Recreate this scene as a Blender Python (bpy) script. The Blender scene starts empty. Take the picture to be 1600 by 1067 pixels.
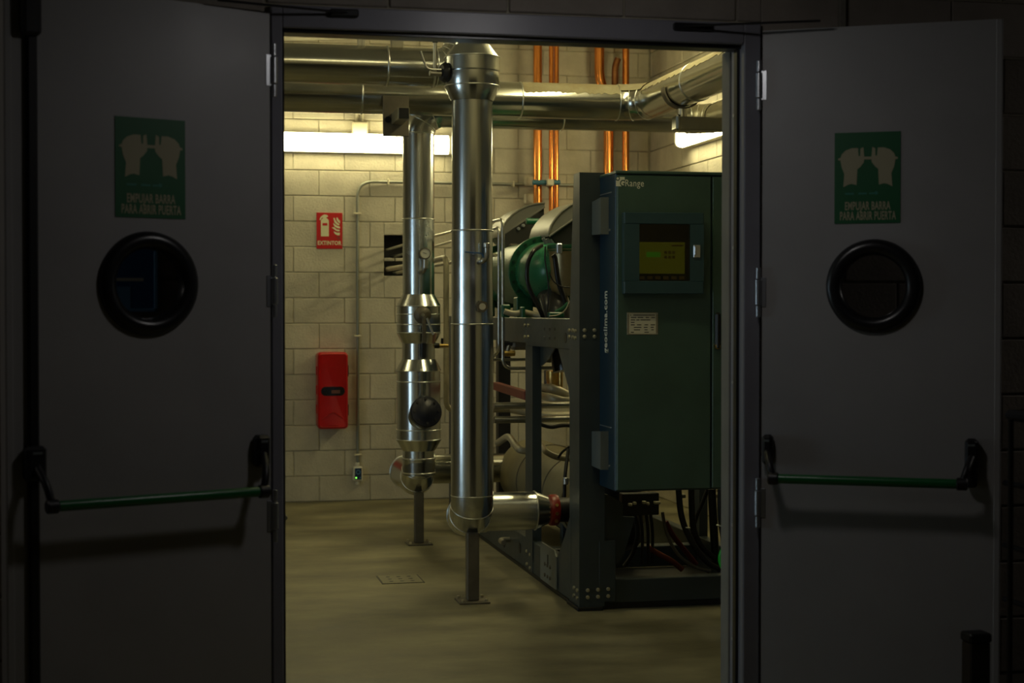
import bpy, math, random
from mathutils import Vector, Matrix
random.seed(7)
S = bpy.context.scene
COL = S.collection
# ------------------------------------------------------------------ camera
FPX, YAW, PITCH, CAMZ = 2500.0, math.radians(12.0), math.radians(-1.1), 1.5
cam = bpy.data.cameras.new('camera')
cam.sensor_width = 36.0
cam.lens = FPX / 1600 * 36
cam.clip_start, cam.clip_end = 0.05, 100
cam.dof.use_dof = True
cam.dof.focus_distance = 8.1
cam.dof.aperture_fstop = 3.6
camo = bpy.data.objects.new('camera', cam)
COL.objects.link(camo)
camo.location = (0, 0, CAMZ)
camo.rotation_euler = (math.pi / 2 + PITCH, 0, -YAW)
S.camera = camo
FW = Vector((math.sin(YAW) * math.cos(PITCH), math.cos(YAW) * math.cos(PITCH), math.sin(PITCH)))
RT = Vector((math.cos(YAW), -math.sin(YAW), 0))
UP = RT.cross(FW)
# ------------------------------------------------------------------ world, exposure, lights
W = bpy.data.worlds.new('world'); S.world = W; W.use_nodes = True
W.node_tree.nodes['Background'].inputs[0].default_value = (0.02, 0.022, 0.025, 1)
W.node_tree.nodes['Background'].inputs[1].default_value = 0.2
S.view_settings.view_transform = 'Standard'
S.view_settings.look = 'None'
S.view_settings.exposure = 0.0
S.view_settings.gamma = 1.0
S.view_settings.use_curve_mapping = False
TUBE_WARM = (1.0, 0.89, 0.47)       # wall luminaires of the plant room
TUBE_COOL = (0.62, 0.84, 1.0)
P_BACK, P_RIGHT, P_CEIL_A, P_CEIL_B, P_CEIL_C, P_DAY, P_CORR = 20.0, 25.0, 12.0, 31.0, 16.0, 3.6, 20.0
P_CORR_SIDE = 22.0

# ------------------------------------------------------------------ measuring helper
def ray(px, py):
    return (FW + RT * ((px - 800) / FPX) + UP * ((533.5 - py) / FPX))
def at(px, py, X=None, Y=None, Z=None):
    """point where the sight line through a photo pixel meets a real plane of the place"""
    r = ray(px, py)
    if X is not None: t = X / r.x
    elif Y is not None: t = Y / r.y
    else: t = (Z - CAMZ) / r.z
    return Vector((0, 0, CAMZ)) + r * t
def at_plane(px, py, p, n):
    r = ray(px, py); o = Vector((0, 0, CAMZ))
    return o + r * ((p - o).dot(n) / r.dot(n))

# ------------------------------------------------------------------ materials
MATS = {}
def mat(name, col, rough=0.5, metal=0.0, var=0.0, scale=8.0, bump=0.0, bscale=60.0, emit=None, estr=0.0,
        col2=None, rvar=0.0, objrand=0.0, coat=0.0, stretch=None, spec=0.5):
    if name in MATS: return MATS[name]
    m = bpy.data.materials.new(name); m.use_nodes = True
    nt = m.node_tree; b = nt.nodes['Principled BSDF']
    b.inputs['Base Color'].default_value = (*col, 1)
    b.inputs['Roughness'].default_value = rough
    b.inputs['Metallic'].default_value = metal
    b.inputs['Specular IOR Level'].default_value = spec
    b.inputs['Coat Weight'].default_value = coat
    L = nt.links.new
    tc = nt.nodes.new('ShaderNodeNewGeometry')
    src = tc.outputs['Position']
    if stretch:
        mp = nt.nodes.new('ShaderNodeMapping'); mp.inputs['Scale'].default_value = stretch
        L(src, mp.inputs['Vector']); src = mp.outputs['Vector']
    if var > 0 or col2 or rvar > 0:
        n = nt.nodes.new('ShaderNodeTexNoise'); n.inputs['Scale'].default_value = scale
        n.inputs['Detail'].default_value = 5; n.inputs['Roughness'].default_value = 0.6
        L(src, n.inputs['Vector'])
        r = nt.nodes.new('ShaderNodeValToRGB')
        c2 = col2 or tuple(max(0, c * (1 - var)) for c in col)
        c1 = col if col2 else tuple(min(1, c * (1 + var)) for c in col)
        r.color_ramp.elements[0].position = 0.32; r.color_ramp.elements[1].position = 0.68
        r.color_ramp.elements[0].color = (*c2, 1); r.color_ramp.elements[1].color = (*c1, 1)
        L(n.outputs['Fac'], r.inputs['Fac'])
        out = r.outputs['Color']
        if objrand > 0:
            oi = nt.nodes.new('ShaderNodeObjectInfo')
            mr = nt.nodes.new('ShaderNodeMapRange'); mr.inputs['To Min'].default_value = 1 - objrand
            mr.inputs['To Max'].default_value = 1 + objrand
            L(oi.outputs['Random'], mr.inputs['Value'])
            hv = nt.nodes.new('ShaderNodeHueSaturation')
            L(out, hv.inputs['Color']); L(mr.outputs['Result'], hv.inputs['Value'])
            out = hv.outputs['Color']
        L(out, b.inputs['Base Color'])
        if rvar > 0:
            mr2 = nt.nodes.new('ShaderNodeMapRange')
            mr2.inputs['From Min'].default_value = 0.3; mr2.inputs['From Max'].default_value = 0.7
            mr2.inputs['To Min'].default_value = max(0.02, rough - rvar); mr2.inputs['To Max'].default_value = rough + rvar
            L(n.outputs['Fac'], mr2.inputs['Value']); L(mr2.outputs['Result'], b.inputs['Roughness'])
    if bump > 0:
        n2 = nt.nodes.new('ShaderNodeTexNoise'); n2.inputs['Scale'].default_value = bscale
        n2.inputs['Detail'].default_value = 4
        L(src, n2.inputs['Vector'])
        bp = nt.nodes.new('ShaderNodeBump'); bp.inputs['Strength'].default_value = bump
        bp.inputs['Distance'].default_value = 0.01
        L(n2.outputs['Fac'], bp.inputs['Height']); L(bp.outputs['Normal'], b.inputs['Normal'])
    if emit:
        b.inputs['Emission Color'].default_value = (*emit, 1); b.inputs['Emission Strength'].default_value = estr
    MATS[name] = m
    return m
def glass_mat(name, tint, gloss=0.06, rough=0.02):
    m = bpy.data.materials.new(name); m.use_nodes = True; nt = m.node_tree
    for n in list(nt.nodes): nt.nodes.remove(n)
    o = nt.nodes.new('ShaderNodeOutputMaterial'); t = nt.nodes.new('ShaderNodeBsdfTransparent')
    g = nt.nodes.new('ShaderNodeBsdfGlossy'); x = nt.nodes.new('ShaderNodeMixShader')
    t.inputs[0].default_value = (*tint, 1); g.inputs['Roughness'].default_value = rough
    x.inputs[0].default_value = gloss
    nt.links.new(t.outputs[0], x.inputs[1]); nt.links.new(g.outputs[0], x.inputs[2]); nt.links.new(x.outputs[0], o.inputs[0])
    return m
M_BLOCK = mat('concrete_block', (0.54, 0.50, 0.39), 0.9, var=0.13, scale=5, bump=0.35, bscale=60, objrand=0.06)
M_MORTAR = mat('mortar', (0.45, 0.41, 0.31), 0.95, var=0.15, scale=20, bump=0.3)
M_PLASTER = mat('grey_render', (0.22, 0.205, 0.17), 0.9, var=0.10, scale=5, bump=0.2)
M_CEIL = mat('ceiling_slab', (0.50, 0.47, 0.38), 0.9, var=0.08, scale=3)
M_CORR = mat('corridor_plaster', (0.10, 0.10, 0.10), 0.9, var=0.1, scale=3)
M_FLOOR = mat('screed', (0.31, 0.28, 0.165), 0.60, scale=1.7, col2=(0.105, 0.092, 0.048), bump=0.12, bscale=30, rvar=0.12, stretch=(1, 1.6, 1))
M_GALV = mat('galvanised_cladding', (0.64, 0.66, 0.655), 0.20, 1.0, var=0.03, scale=4)
M_GALVD = mat('dull_cladding', (0.50, 0.50, 0.45), 0.20, 1.0, var=0.05, scale=3)
M_DUSTP = mat('dust_coated_cladding', (0.40, 0.37, 0.26), 0.42, 0.75, var=0.15, scale=5)
M_SEAM = mat('bright_seam', (0.80, 0.80, 0.76), 0.28, 1.0)
M_TUBE = mat('tube_steel', (0.55, 0.54, 0.48), 0.32, 1.0, var=0.1, scale=20)
M_LAG = mat('beige_tube', (0.42, 0.38, 0.27), 0.45, 0.3, var=0.1, scale=20)
M_COPPER = mat('copper', (0.80, 0.30, 0.08), 0.22, 1.0, var=0.25, scale=14, rvar=0.04, stretch=(1, 1, 0.12))
M_COPPERD = mat('dark_copper', (0.32, 0.14, 0.06), 0.35, 1.0, var=0.3, scale=12)
M_BRASS = mat('brass', (0.70, 0.48, 0.16), 0.3, 1.0, var=0.2, scale=20)
M_CAB = mat('teal_cabinet_paint', (0.050, 0.100, 0.084), 0.42, var=0.10, scale=5, bump=0.05, bscale=250, rvar=0.05)
M_CAB_COOL = mat('cool_lit_cabinet_paint', (0.014, 0.042, 0.070), 0.40, var=0.05, scale=5)  # cabinet paint again, cool window light on the side put into the colour
M_FRAME = mat('slate_frame_paint', (0.036, 0.049, 0.054), 0.40, var=0.12, scale=6, rvar=0.06)
M_GREYB = mat('grey_box_paint', (0.13, 0.15, 0.15), 0.45, var=0.05)
M_BLACK = mat('black_plastic', (0.008, 0.008, 0.009), 0.45)
M_RUBBER = mat('black_rubber', (0.012, 0.012, 0.013), 0.30)
M_CABLE = mat('black_cable', (0.012, 0.011, 0.010), 0.42)
M_CABLEG = mat('grey_cable', (0.10, 0.09, 0.07), 0.45)
M_RED = mat('red_cable', (0.10, 0.008, 0.006), 0.5)
M_ORANGE = mat('rust_cable', (0.16, 0.03, 0.008), 0.5)
M_REDP = mat('red_moulded_plastic', (0.50, 0.005, 0.006), 0.28, var=0.05)
M_REDS = mat('red_sign_print', (0.52, 0.006, 0.007), 0.5)
M_REDC = mat('red_coupling_paint', (0.28, 0.018, 0.008), 0.35)
M_REDB = mat('dull_red_paint', (0.22, 0.045, 0.035), 0.5, var=0.1)
M_CREAM = mat('photoluminescent_print', (0.72, 0.70, 0.46), 0.6)
M_GREEN = mat('green_sign_print', (0.005, 0.11, 0.032), 0.5)
M_GREENT = mat('pale_teal_print', (0.03, 0.20, 0.14), 0.5)
M_SIGNC = mat('cream_sign_print', (0.40, 0.37, 0.23), 0.6)
M_BARG = mat('green_bar_paint', (0.006, 0.13, 0.030), 0.30)
M_COMP = mat('green_compressor_paint', (0.022, 0.16, 0.075), 0.30, var=0.12, scale=6, rvar=0.06)
M_COMPD = mat('green_flange_paint', (0.012, 0.090, 0.038), 0.36, var=0.12, scale=9)
M_OLIVE = mat('olive_casing', (0.34, 0.27, 0.14), 0.32, 0.6, var=0.2, scale=8)
M_BARREL = mat('khaki_foam_jacket', (0.23, 0.20, 0.11), 0.48, var=0.15, scale=5)
M_HOOD = mat('grey_hood_paint', (0.26, 0.25, 0.20), 0.45, var=0.05)
M_HOODD = mat('dark_hood_paint', (0.030, 0.030, 0.024), 0.5)
M_WHITE = mat('white_plastic', (0.70, 0.68, 0.58), 0.45)
M_BEIGE = mat('beige_plastic', (0.62, 0.57, 0.42), 0.5)
M_POST = mat('brown_steel_post', (0.14, 0.12, 0.085), 0.5, 0.3, var=0.15, scale=10)
M_STRUT = mat('strut_steel', (0.26, 0.24, 0.17), 0.45, 0.5, var=0.1)
M_BOLT = mat('zinc_bolt', (0.62, 0.58, 0.42), 0.35, 0.8)
M_LEAF = mat('grey_door_paint', (0.34, 0.335, 0.33), 0.42, var=0.05, scale=3, rvar=0.06)
M_DFRAME = mat('door_frame_paint', (0.25, 0.25, 0.285), 0.35, var=0.06, scale=6)
M_HINGE = mat('hinge_steel', (0.55, 0.57, 0.60), 0.35, 0.9)
M_BLUE = mat('blue_print', (0.02, 0.09, 0.26), 0.5)
M_BLUEL = mat('light_blue_print', (0.12, 0.30, 0.50), 0.5)
M_PAPER = mat('paper', (0.62, 0.60, 0.48), 0.6)
M_INK = mat('ink', (0.05, 0.05, 0.045), 0.6)
M_LETT = mat('pale_lettering', (0.80, 0.80, 0.70), 0.5)
M_DISP = mat('display_foil', (0.30, 0.30, 0.02), 0.5, emit=(0.55, 0.62, 0.02), estr=0.10)
M_LCD = mat('lcd', (0.05, 0.4, 0.03), 0.4, emit=(0.16, 0.8, 0.03), estr=0.16)
M_LED = mat('led', (0.1, 0.8, 0.05), 0.4, emit=(0.25, 1.0, 0.1), estr=2.0)
M_TAN = mat('tan_key', (0.75, 0.55, 0.28), 0.5)
M_HOSE = mat('bright_green_plastic', (0.004, 0.42, 0.02), 0.35)
M_CYAN = mat('blue_clamp_paint', (0.05, 0.16, 0.22), 0.4)
M_TANK = mat('translucent_white_plastic', (0.12, 0.12, 0.13), 0.4)
M_BIN = mat('dark_brown_board', (0.03, 0.024, 0.018), 0.7, var=0.15)
M_GLASS = glass_mat('pane', (0.95, 0.96, 0.97), 0.04)
M_TINT = glass_mat('tinted_pane', (0.50, 0.48, 0.36), 0.04)
def tube_mat(name, col, s): return mat(name, (0.9, 0.9, 0.85), 0.4, emit=col, estr=s)

# ------------------------------------------------------------------ mesh building
class MB:
    def __init__(s): s.v = []; s.f = []
    def add(s, vs, fs):
        k = len(s.v); s.v += [Vector(v) for v in vs]; s.f += [[i + k for i in f] for f in fs]; return s
    def box(s, lo, hi, c=0.0, fr=None):
        """box with corner chamfer c; fr maps local to world"""
        lo = Vector(lo); hi = Vector(hi)
        lo, hi = Vector([min(a, b) for a, b in zip(lo, hi)]), Vector([max(a, b) for a, b in zip(lo, hi)])
        g = fr or (lambda a, b, d: Vector((a, b, d)))
        if c <= 0:
            vs = [g(x, y, z) for x in (lo.x, hi.x) for y in (lo.y, hi.y) for z in (lo.z, hi.z)]
            fs = [(0, 1, 3, 2), (4, 6, 7, 5), (0, 4, 5, 1), (2, 3, 7, 6), (0, 2, 6, 4), (1, 5, 7, 3)]
            return s.add(vs, fs)
        c = min(c, *[(hi[i] - lo[i]) * 0.45 for i in range(3)])
        vs = []; idx = {}
        for i in (0, 1):
            for j in (0, 1):
                for k in (0, 1):
                    for ax in range(3):
                        p = [(lo.x, hi.x)[i], (lo.y, hi.y)[j], (lo.z, hi.z)[k]]
                        for a2 in range(3):
                            if a2 != ax: p[a2] += c * (1 if (i, j, k)[a2] == 0 else -1)
                        idx[(i, j, k, ax)] = len(vs); vs.append(g(*p))
        fs = []
        for ax in range(3):
            for sd in (0, 1):
                o = [a for a in range(3) if a != ax]; q = []
                for (a, b) in ((0, 0), (0, 1), (1, 1), (1, 0)):
                    key = [0, 0, 0]; key[ax] = sd; key[o[0]] = a; key[o[1]] = b
                    q.append(idx[(*key, ax)])
                fs.append(q)
        for ax in range(3):                     # edges along ax
            o = [a for a in range(3) if a != ax]
            for a in (0, 1):
                for b in (0, 1):
                    k0 = [0, 0, 0]; k0[o[0]] = a; k0[o[1]] = b; k1 = list(k0); k1[ax] = 1
                    fs.append([idx[(*k0, o[0])], idx[(*k0, o[1])], idx[(*k1, o[1])], idx[(*k1, o[0])]])
        for i in (0, 1):
            for j in (0, 1):
                for k in (0, 1): fs.append([idx[(i, j, k, 0)], idx[(i, j, k, 1)], idx[(i, j, k, 2)]])
        return s.add(vs, fs)
    def lathe(s, prof, o, ax=(0, 0, 1), n=40, cap=True):
        """prof: list of (t, r) along axis ax from o"""
        o = Vector(o); ax = Vector(ax).normalized()
        u = ax.orthogonal().normalized(); w = ax.cross(u)
        vs = []; fs = []
        for t, r in prof:
            for k in range(n):
                a = 2 * math.pi * k / n
                vs.append(o + ax * t + (u * math.cos(a) + w * math.sin(a)) * max(r, 1e-4))
        for i in range(len(prof) - 1):
            for k in range(n):
                k2 = (k + 1) % n
                fs.append((i * n + k, i * n + k2, (i + 1) * n + k2, (i + 1) * n + k))
        if cap:
            fs.append(tuple(range(n - 1, -1, -1))); m = (len(prof) - 1) * n
            fs.append(tuple(range(m, m + n)))
        return s.add(vs, fs)
    def cyl(s, a, b, r, n=24, c=0.0):
        a = Vector(a); b = Vector(b); L = (b - a).length
        p = [(0, r), (L, r)] if c <= 0 else [(0, r - c), (c, r), (L - c, r), (L, r - c)]
        return s.lathe(p, a, b - a, n)
    def tube(s, pts, r, bend=0.08, n=16, steps=8, seams=None):
        """round tube along a polyline with rounded corners"""
        pts = [Vector(p) for p in pts]; path = [pts[0]]
        for i in range(1, len(pts) - 1):
            a, b, c = pts[i - 1], pts[i], pts[i + 1]
            d1 = (a - b); d2 = (c - b)
            L = min(bend, d1.length * 0.49, d2.length * 0.49)
            p0 = b + d1.normalized() * L; p2 = b + d2.normalized() * L
            for k in range(steps + 1):
                t = k / steps
                path.append(p0 * (1 - t) ** 2 + b * 2 * t * (1 - t) * 1.0 + p2 * t * t if bend <= 0 else
                            (p0 * (1 - t) ** 2 + b * (2 * t * (1 - t)) + p2 * t ** 2) * 1.0)
        path.append(pts[-1])
        q = [path[0]]
        for p in path[1:]:
            if (p - q[-1]).length > 1e-5: q.append(p)
        path = q
        T = [(path[min(i + 1, len(path) - 1)] - path[max(i - 1, 0)]).normalized() for i in range(len(path))]
        u = T[0].orthogonal().normalized(); vs = []; fs = []
        for i, p in enumerate(path):
            u = (u - T[i] * u.dot(T[i])).normalized(); w = T[i].cross(u)
            rr = r(i / (len(path) - 1)) if callable(r) else r
            for k in range(n):
                a = 2 * math.pi * k / n
                vs.append(p + (u * math.cos(a) + w * math.sin(a)) * rr)
        for i in range(len(path) - 1):
            for k in range(n):
                k2 = (k + 1) % n
                fs.append((i * n + k, i * n + k2, (i + 1) * n + k2, (i + 1) * n + k))
        fs.append(tuple(range(n - 1, -1, -1))); m = (len(path) - 1) * n; fs.append(tuple(range(m, m + n)))
        return s.add(vs, fs)
    def arc(s, o, d1, d2, R, r, n=40, steps=10):
        """90 degree elbow: starts at o heading d1, leaves heading d2"""
        o = Vector(o); d1 = Vector(d1); d2 = Vector(d2); c = o + d2 * R
        vs = []; fs = []; nn = d1.cross(d2)
        for i in range(steps + 1):
            a = math.pi / 2 * i / steps
            rad = -d2 * math.cos(a) + d1 * math.sin(a)
            p = c + rad * R
            for k in range(n):
                b = 2 * math.pi * k / n
                vs.append(p + (rad * math.cos(b) + nn * math.sin(b)) * r)
        for i in range(steps):
            for k in range(n):
                k2 = (k + 1) % n
                fs.append((i * n + k, i * n + k2, (i + 1) * n + k2, (i + 1) * n + k))
        return s.add(vs, fs)
    def torus(s, o, ax, R, r, n=40, m=10, a0=0, a1=2 * math.pi):
        o = Vector(o); ax = Vector(ax).normalized(); u = ax.orthogonal().normalized(); w = ax.cross(u)
        vs = []; fs = []
        for i in range(n):
            a = 2 * math.pi * i / n; d = u * math.cos(a) + w * math.sin(a)
            for k in range(m):
                b = 2 * math.pi * k / m
                vs.append(o + d * (R + r * math.cos(b)) + ax * (r * math.sin(b)))
        for i in range(n):
            for k in range(m):
                i2 = (i + 1) % n; k2 = (k + 1) % m
                fs.append((i * m + k, i2 * m + k, i2 * m + k2, i * m + k2))
        return s.add(vs, fs)
    def prism(s, pts, fr, d0, d1):
        """polygon pts (a,b) in frame fr(a,b,c), thickened from c=d0 to d1"""
        n = len(pts)
        vs = [fr(a, b, d0) for a, b in pts] + [fr(a, b, d1) for a, b in pts]
        fs = [tuple(range(n - 1, -1, -1)), tuple(range(n, 2 * n))]
        for i in range(n):
            j = (i + 1) % n; fs.append((i, j, n + j, n + i))
        return s.add(vs, fs)
    def text(s, txt, fr, a0, b0, w, h, d0, d1, bold=0.0):
        cu = bpy.data.curves.new('t', 'FONT'); cu.body = txt; cu.resolution_u = 3; cu.offset = bold
        cu.extrude = 0.5; cu.space_character = 1.06
        o = bpy.data.objects.new('t', cu); COL.objects.link(o)
        dg = bpy.context.evaluated_depsgraph_get(); me = bpy.data.meshes.new_from_object(o.evaluated_get(dg))
        xs = [v.co.x for v in me.vertices]; ys = [v.co.y for v in me.vertices]
        x0, x1, y0, y1 = min(xs), max(xs), (0.0 if txt.isupper() else min(ys)), max(ys)
        vs = [fr(a0 + (v.co.x - x0) / (x1 - x0) * w, b0 + (v.co.y - y0) / (y1 - y0) * h,
                 d0 if v.co.z < 0 else d1) for v in me.vertices]
        s.add(vs, [tuple(p.vertices) for p in me.polygons])
        bpy.data.objects.remove(o); bpy.data.curves.remove(cu); bpy.data.meshes.remove(me)
        return s
def frame(o, x, y):
    o = Vector(o); x = Vector(x).normalized(); y = Vector(y).normalized(); n = x.cross(y)
    return lambda a, b, c: o + x * a + y * b + n * c
WL = {}
def mesh_of(mb, name, m, org, sharp=32):
    me = bpy.data.meshes.new(name)
    me.from_pydata([v - org for v in mb.v], [], mb.f); me.update()
    import bmesh
    bm = bmesh.new(); bm.from_mesh(me); bmesh.ops.recalc_face_normals(bm, faces=bm.faces); bm.to_mesh(me); bm.free()
    me.materials.append(m)
    me.polygons.foreach_set('use_smooth', [True] * len(me.polygons))
    me.set_sharp_from_angle(angle=math.radians(sharp))
    return me
def part(mb, name, m, parent=None, label=None, org=None, sharp=32):
    lo = Vector([min(v[i] for v in mb.v) for i in range(3)]); hi = Vector([max(v[i] for v in mb.v) for i in range(3)])
    if org is None:
        org = (lo + hi) / 2
        if parent is None: org.z = lo.z
    o = bpy.data.objects.new(name, mesh_of(mb, name, m, org, sharp)); COL.objects.link(o)
    if parent is not None:
        o.parent = parent; o.location = org - WL[parent.name]
    else: o.location = org
    WL[o.name] = Vector(org)
    if label: o['label'] = label
    return o
def thing(name, label, cat, loc, group=None):
    o = bpy.data.objects.new(name, None); COL.objects.link(o); o.empty_display_size = 0.1
    o.location = loc; WL[o.name] = Vector(loc); o['label'] = label; o['category'] = cat
    if group: o['group'] = group
    return o
def tag(o, label, cat, group=None):
    o['label'] = label; o['category'] = cat
    if group: o['group'] = group
    return o
def struct(o, label=None):
    o['kind'] = 'structure'
    if label: o['label'] = label
    return o
def sroot(name, loc, label=None):
    o = bpy.data.objects.new(name, None); COL.objects.link(o); o.location = loc; WL[o.name] = Vector(loc)
    o.empty_display_size = 0.1
    return struct(o, label)

# ================================================================== THE ROOM SHELL
YB, XR, XL, YF = 12.6, 3.83, -4.0, 5.22           # back wall, right wall, left wall, corridor face of the door wall
YFI = 5.42                                        # room face of the door wall
def ceil_z(x): return 3.60 + 0.065 * (x - 0.85)
struct(part(MB().box((XL - .2, -1.7, -0.12), (XR + 1.6, YB + .2, 0)), 'floor', M_FLOOR), 'stained concrete floor')
mb = MB()
mb.add([(XL, YFI, ceil_z(XL)), (XR, YFI, ceil_z(XR)), (XR, YB, ceil_z(XR)), (XL, YB, ceil_z(XL)),
        (XL, YFI, 4.1), (XR, YFI, 4.1), (XR, YB, 4.1), (XL, YB, 4.1)],
       [(0, 1, 2, 3), (4, 5, 6, 7), (0, 1, 5, 4), (1, 2, 6, 5), (2, 3, 7, 6), (3, 0, 4, 7)])
struct(part(mb, 'ceiling', M_CEIL), 'sloping pale ceiling slab')

BLK = {}
def block_mesh(w, h, d, m):
    key = (round(w, 3), round(h, 3), round(d, 3), m.name)
    if key not in BLK:
        b = MB().box((-w / 2, 0, -h / 2), (w / 2, d, h / 2), 0.004)
        BLK[key] = mesh_of(b, 'block', m, Vector((0, 0, 0)), 20)
    return BLK[key]
def lay_blocks(parent, fr_pt, rot, a0, a1, z0, z1, off, holes, m, d=0.03, L=0.4, H=0.2):
    """running-bond blocks; a = distance along the wall, fr_pt(a, z) -> point on the block face"""
    nz0 = int(round(z0 / H)); n = 0
    for c in range(nz0, int(math.ceil(z1 / H))):
        zl, zh = c * H + .0035, min(c * H + H - .0035, z1)
        if zh - zl < .04: continue
        o = off + (0.2 if c % 2 == 0 else 0.0)
        k0 = math.floor((a0 - o) / L)
        for k in range(k0, int(math.ceil((a1 - o) / L))):
            l, r = o + k * L + .003, o + (k + 1) * L - .003
            l, r = max(l, a0), min(r, a1)
            if r - l < .03: continue
            rects = [(l, r, zl, zh)]
            for (hl, hr, hz0, hz1) in holes:
                nr = []
                for (x0, x1, y0, y1) in rects:
                    if x1 <= hl or x0 >= hr or y1 <= hz0 or y0 >= hz1: nr.append((x0, x1, y0, y1)); continue
                    if x0 < hl: nr.append((x0, hl, y0, y1))
                    if x1 > hr: nr.append((hr, x1, y0, y1))
                    xa, xb = max(x0, hl), min(x1, hr)
                    if y0 < hz0: nr.append((xa, xb, y0, hz0))
                    if y1 > hz1: nr.append((xa, xb, hz1, y1))
                rects = nr
            for (x0, x1, y0, y1) in rects:
                if x1 - x0 < .02 or y1 - y0 < .015: continue
                ob = bpy.data.objects.new('block', block_mesh(x1 - x0, y1 - y0, d, m)); COL.objects.link(ob)
                p = fr_pt((x0 + x1) / 2, (y0 + y1) / 2)
                p = p + Matrix.Rotation(rot, 4, 'Z') @ Vector((0, random.uniform(-.0022, .0022), 0))
                ob.parent = parent; ob.location = p - WL[parent.name]
                ob.rotation_euler = (random.uniform(-.003, .003), random.uniform(-.003, .003), rot + random.uniform(-.003, .003))
                n += 1
    return n
# --- back wall with its broken-out pipe hole
hx0, hx1, hz0, hz1 = at(600, 400, Y=YB).x, 1.93, at(610, 431, Y=YB).z, at(610, 367, Y=YB).z
wb = sroot('wall_back', (0.5, YB, 0), 'beige concrete block wall at the back of the plant room')
mb = MB()
T = YB + .008
mb.box((XL - .2, T, 0), (hx0, T + .25, 4.1)); mb.box((hx1, T, 0), (XR + .25, T + .25, 4.1))
mb.box((hx0, T, 0), (hx1, T + .25, hz0)); mb.box((hx0, T, hz1), (hx1, T + .25, 4.1))
part(mb, 'mortar_bed', M_MORTAR, wb)
part(MB().box((hx0 - .1, T + .252, hz0 - .1), (hx1 + .1, T + .27, hz1 + .1)), 'hole_shade_back', M_BLACK, wb)  # black sheet stands in for the shade inside the hole
for (a, b, c, d_) in ((hx0, hz0, hx0 + .006, hz1), (hx0, hz0, hx1, hz0 + .006), (hx0, hz1 - .006, hx1, hz1)):
    part(MB().box((a, YB + .03, b), (c, T + .25, d_)), 'hole_shade_edge', M_BLACK, wb)  # hole sides lined black to deepen its shade
zm = hz0 + (hz1 - hz0) * .40
lay_blocks(wb, lambda a, z: Vector((a, YB, z)), 0, -1.1, XR - .01, 0, 3.79, 0.93,
           [(hx0, hx1, hz0, zm - .012), (hx0, hx1, zm + .012, hz1)], M_BLOCK)
# --- right wall
wr = sroot('wall_right', (XR, 9, 0), 'beige concrete block wall on the right of the plant room')
part(MB().box((XR + .012, YFI, 0), (XR + .25, YB, 4.1)), 'mortar_bed', M_MORTAR, wr)
lay_blocks(wr, lambda a, z: Vector((XR, a, z)), -math.pi / 2, 8.6, YB - .01, 0, 3.79, 0.15, [], M_BLOCK)
part(MB().box((XR, YFI, 0), (XR + .03, 8.6, 4.0)), 'rendered_stretch', M_PLASTER, wr)
# --- left wall
struct(part(MB().box((XL - .2, YFI, 0), (XL, YB, 4.1)), 'wall_left', M_PLASTER), 'plain rendered side wall')
# --- door wall
OX0 = at(442, 500, Y=YF).x; OX1 = at(1160, 500, Y=YF).x; OZ = at(790, 56, Y=YF).z
FX0 = at(424, 500, Y=YF).x; FX1 = at(1186, 500, Y=YF).x; FZ = at(790, 22, Y=YF).z
wf = sroot('wall_front', (1.1, YF, 0), 'dark concrete block wall around the double door')
mb = MB(); t0, t1 = YF + .022, YFI
mb.box((XL, t0, 0), (OX0 - .012, t1, 4.1)); mb.box((OX1 + .006, t0, 0), (XR + 1.6, t1, 4.1)); mb.box((OX0 - .012, t0, OZ + .012), (OX1 + .006, t1, 4.1))
part(mb, 'mortar_bed', M_MORTAR, wf)
M_BLOCKD = mat('brown_block', (0.30, 0.265, 0.225), 0.9, var=0.12, scale=6, bump=0.25, bscale=70, objrand=0.08)
lay_blocks(wf, lambda a, z: Vector((a, YF + .01, z)), 0, -1.3, XR + .5, 0, 3.19, 0.1, [(FX0 - .01, FX1 + .01, -1, FZ + .01)], M_BLOCKD, d=0.02)
# --- corridor on the camera's side
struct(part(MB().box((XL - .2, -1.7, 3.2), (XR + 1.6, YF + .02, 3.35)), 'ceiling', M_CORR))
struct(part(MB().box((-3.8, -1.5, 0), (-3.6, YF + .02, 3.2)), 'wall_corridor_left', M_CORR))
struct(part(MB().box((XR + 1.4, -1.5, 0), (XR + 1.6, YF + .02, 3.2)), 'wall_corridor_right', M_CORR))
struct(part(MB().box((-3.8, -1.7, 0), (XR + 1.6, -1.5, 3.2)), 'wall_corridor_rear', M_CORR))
# --- steel door frame
df = sroot('trim_1', ((OX0 + OX1) / 2, YF, 0), 'grey steel frame of the double door')
f0, f1 = YF - .012, YF + .12
part(MB().box((FX0, f0, 0), (OX0, f1 - .03, FZ), .004), 'jamb', M_DFRAME, df)
part(MB().box((OX1, f0, 0), (FX1, f1, FZ), .004), 'jamb', M_DFRAME, df)
part(MB().box((OX0, f0, OZ), (OX1, f1, FZ), .004), 'head', M_DFRAME, df)
part(MB().box((OX0, f0 + .03, OZ - .012), (OX1, f1 - .02, OZ + .001), .002), 'rubber_seal', M_RUBBER, df)
part(MB().box((OX0 - .001, f0 + .03, 0), (OX0 + .008, f1 - .05, OZ), .002), 'rubber_seal', M_RUBBER, df)
part(MB().box((OX1 - .010, f0 + .045, 0), (OX1 + .001, f1 - .055, OZ), .002), 'rubber_seal', M_RUBBER, df)
part(MB().box((OX1 - .006, f1, 0), (OX1 + .03, YFI, OZ), .003), 'rendered_edge', M_PLASTER, df)
mb = MB()
for zz in (.35, .75, 1.25, 1.72, 2.18):
    mb.cyl((OX1 + .001, f1 - .03, zz), (OX1 - .003, f1 - .03, zz), .006, 10)
part(mb, 'screw', M_HINGE, df)

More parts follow.
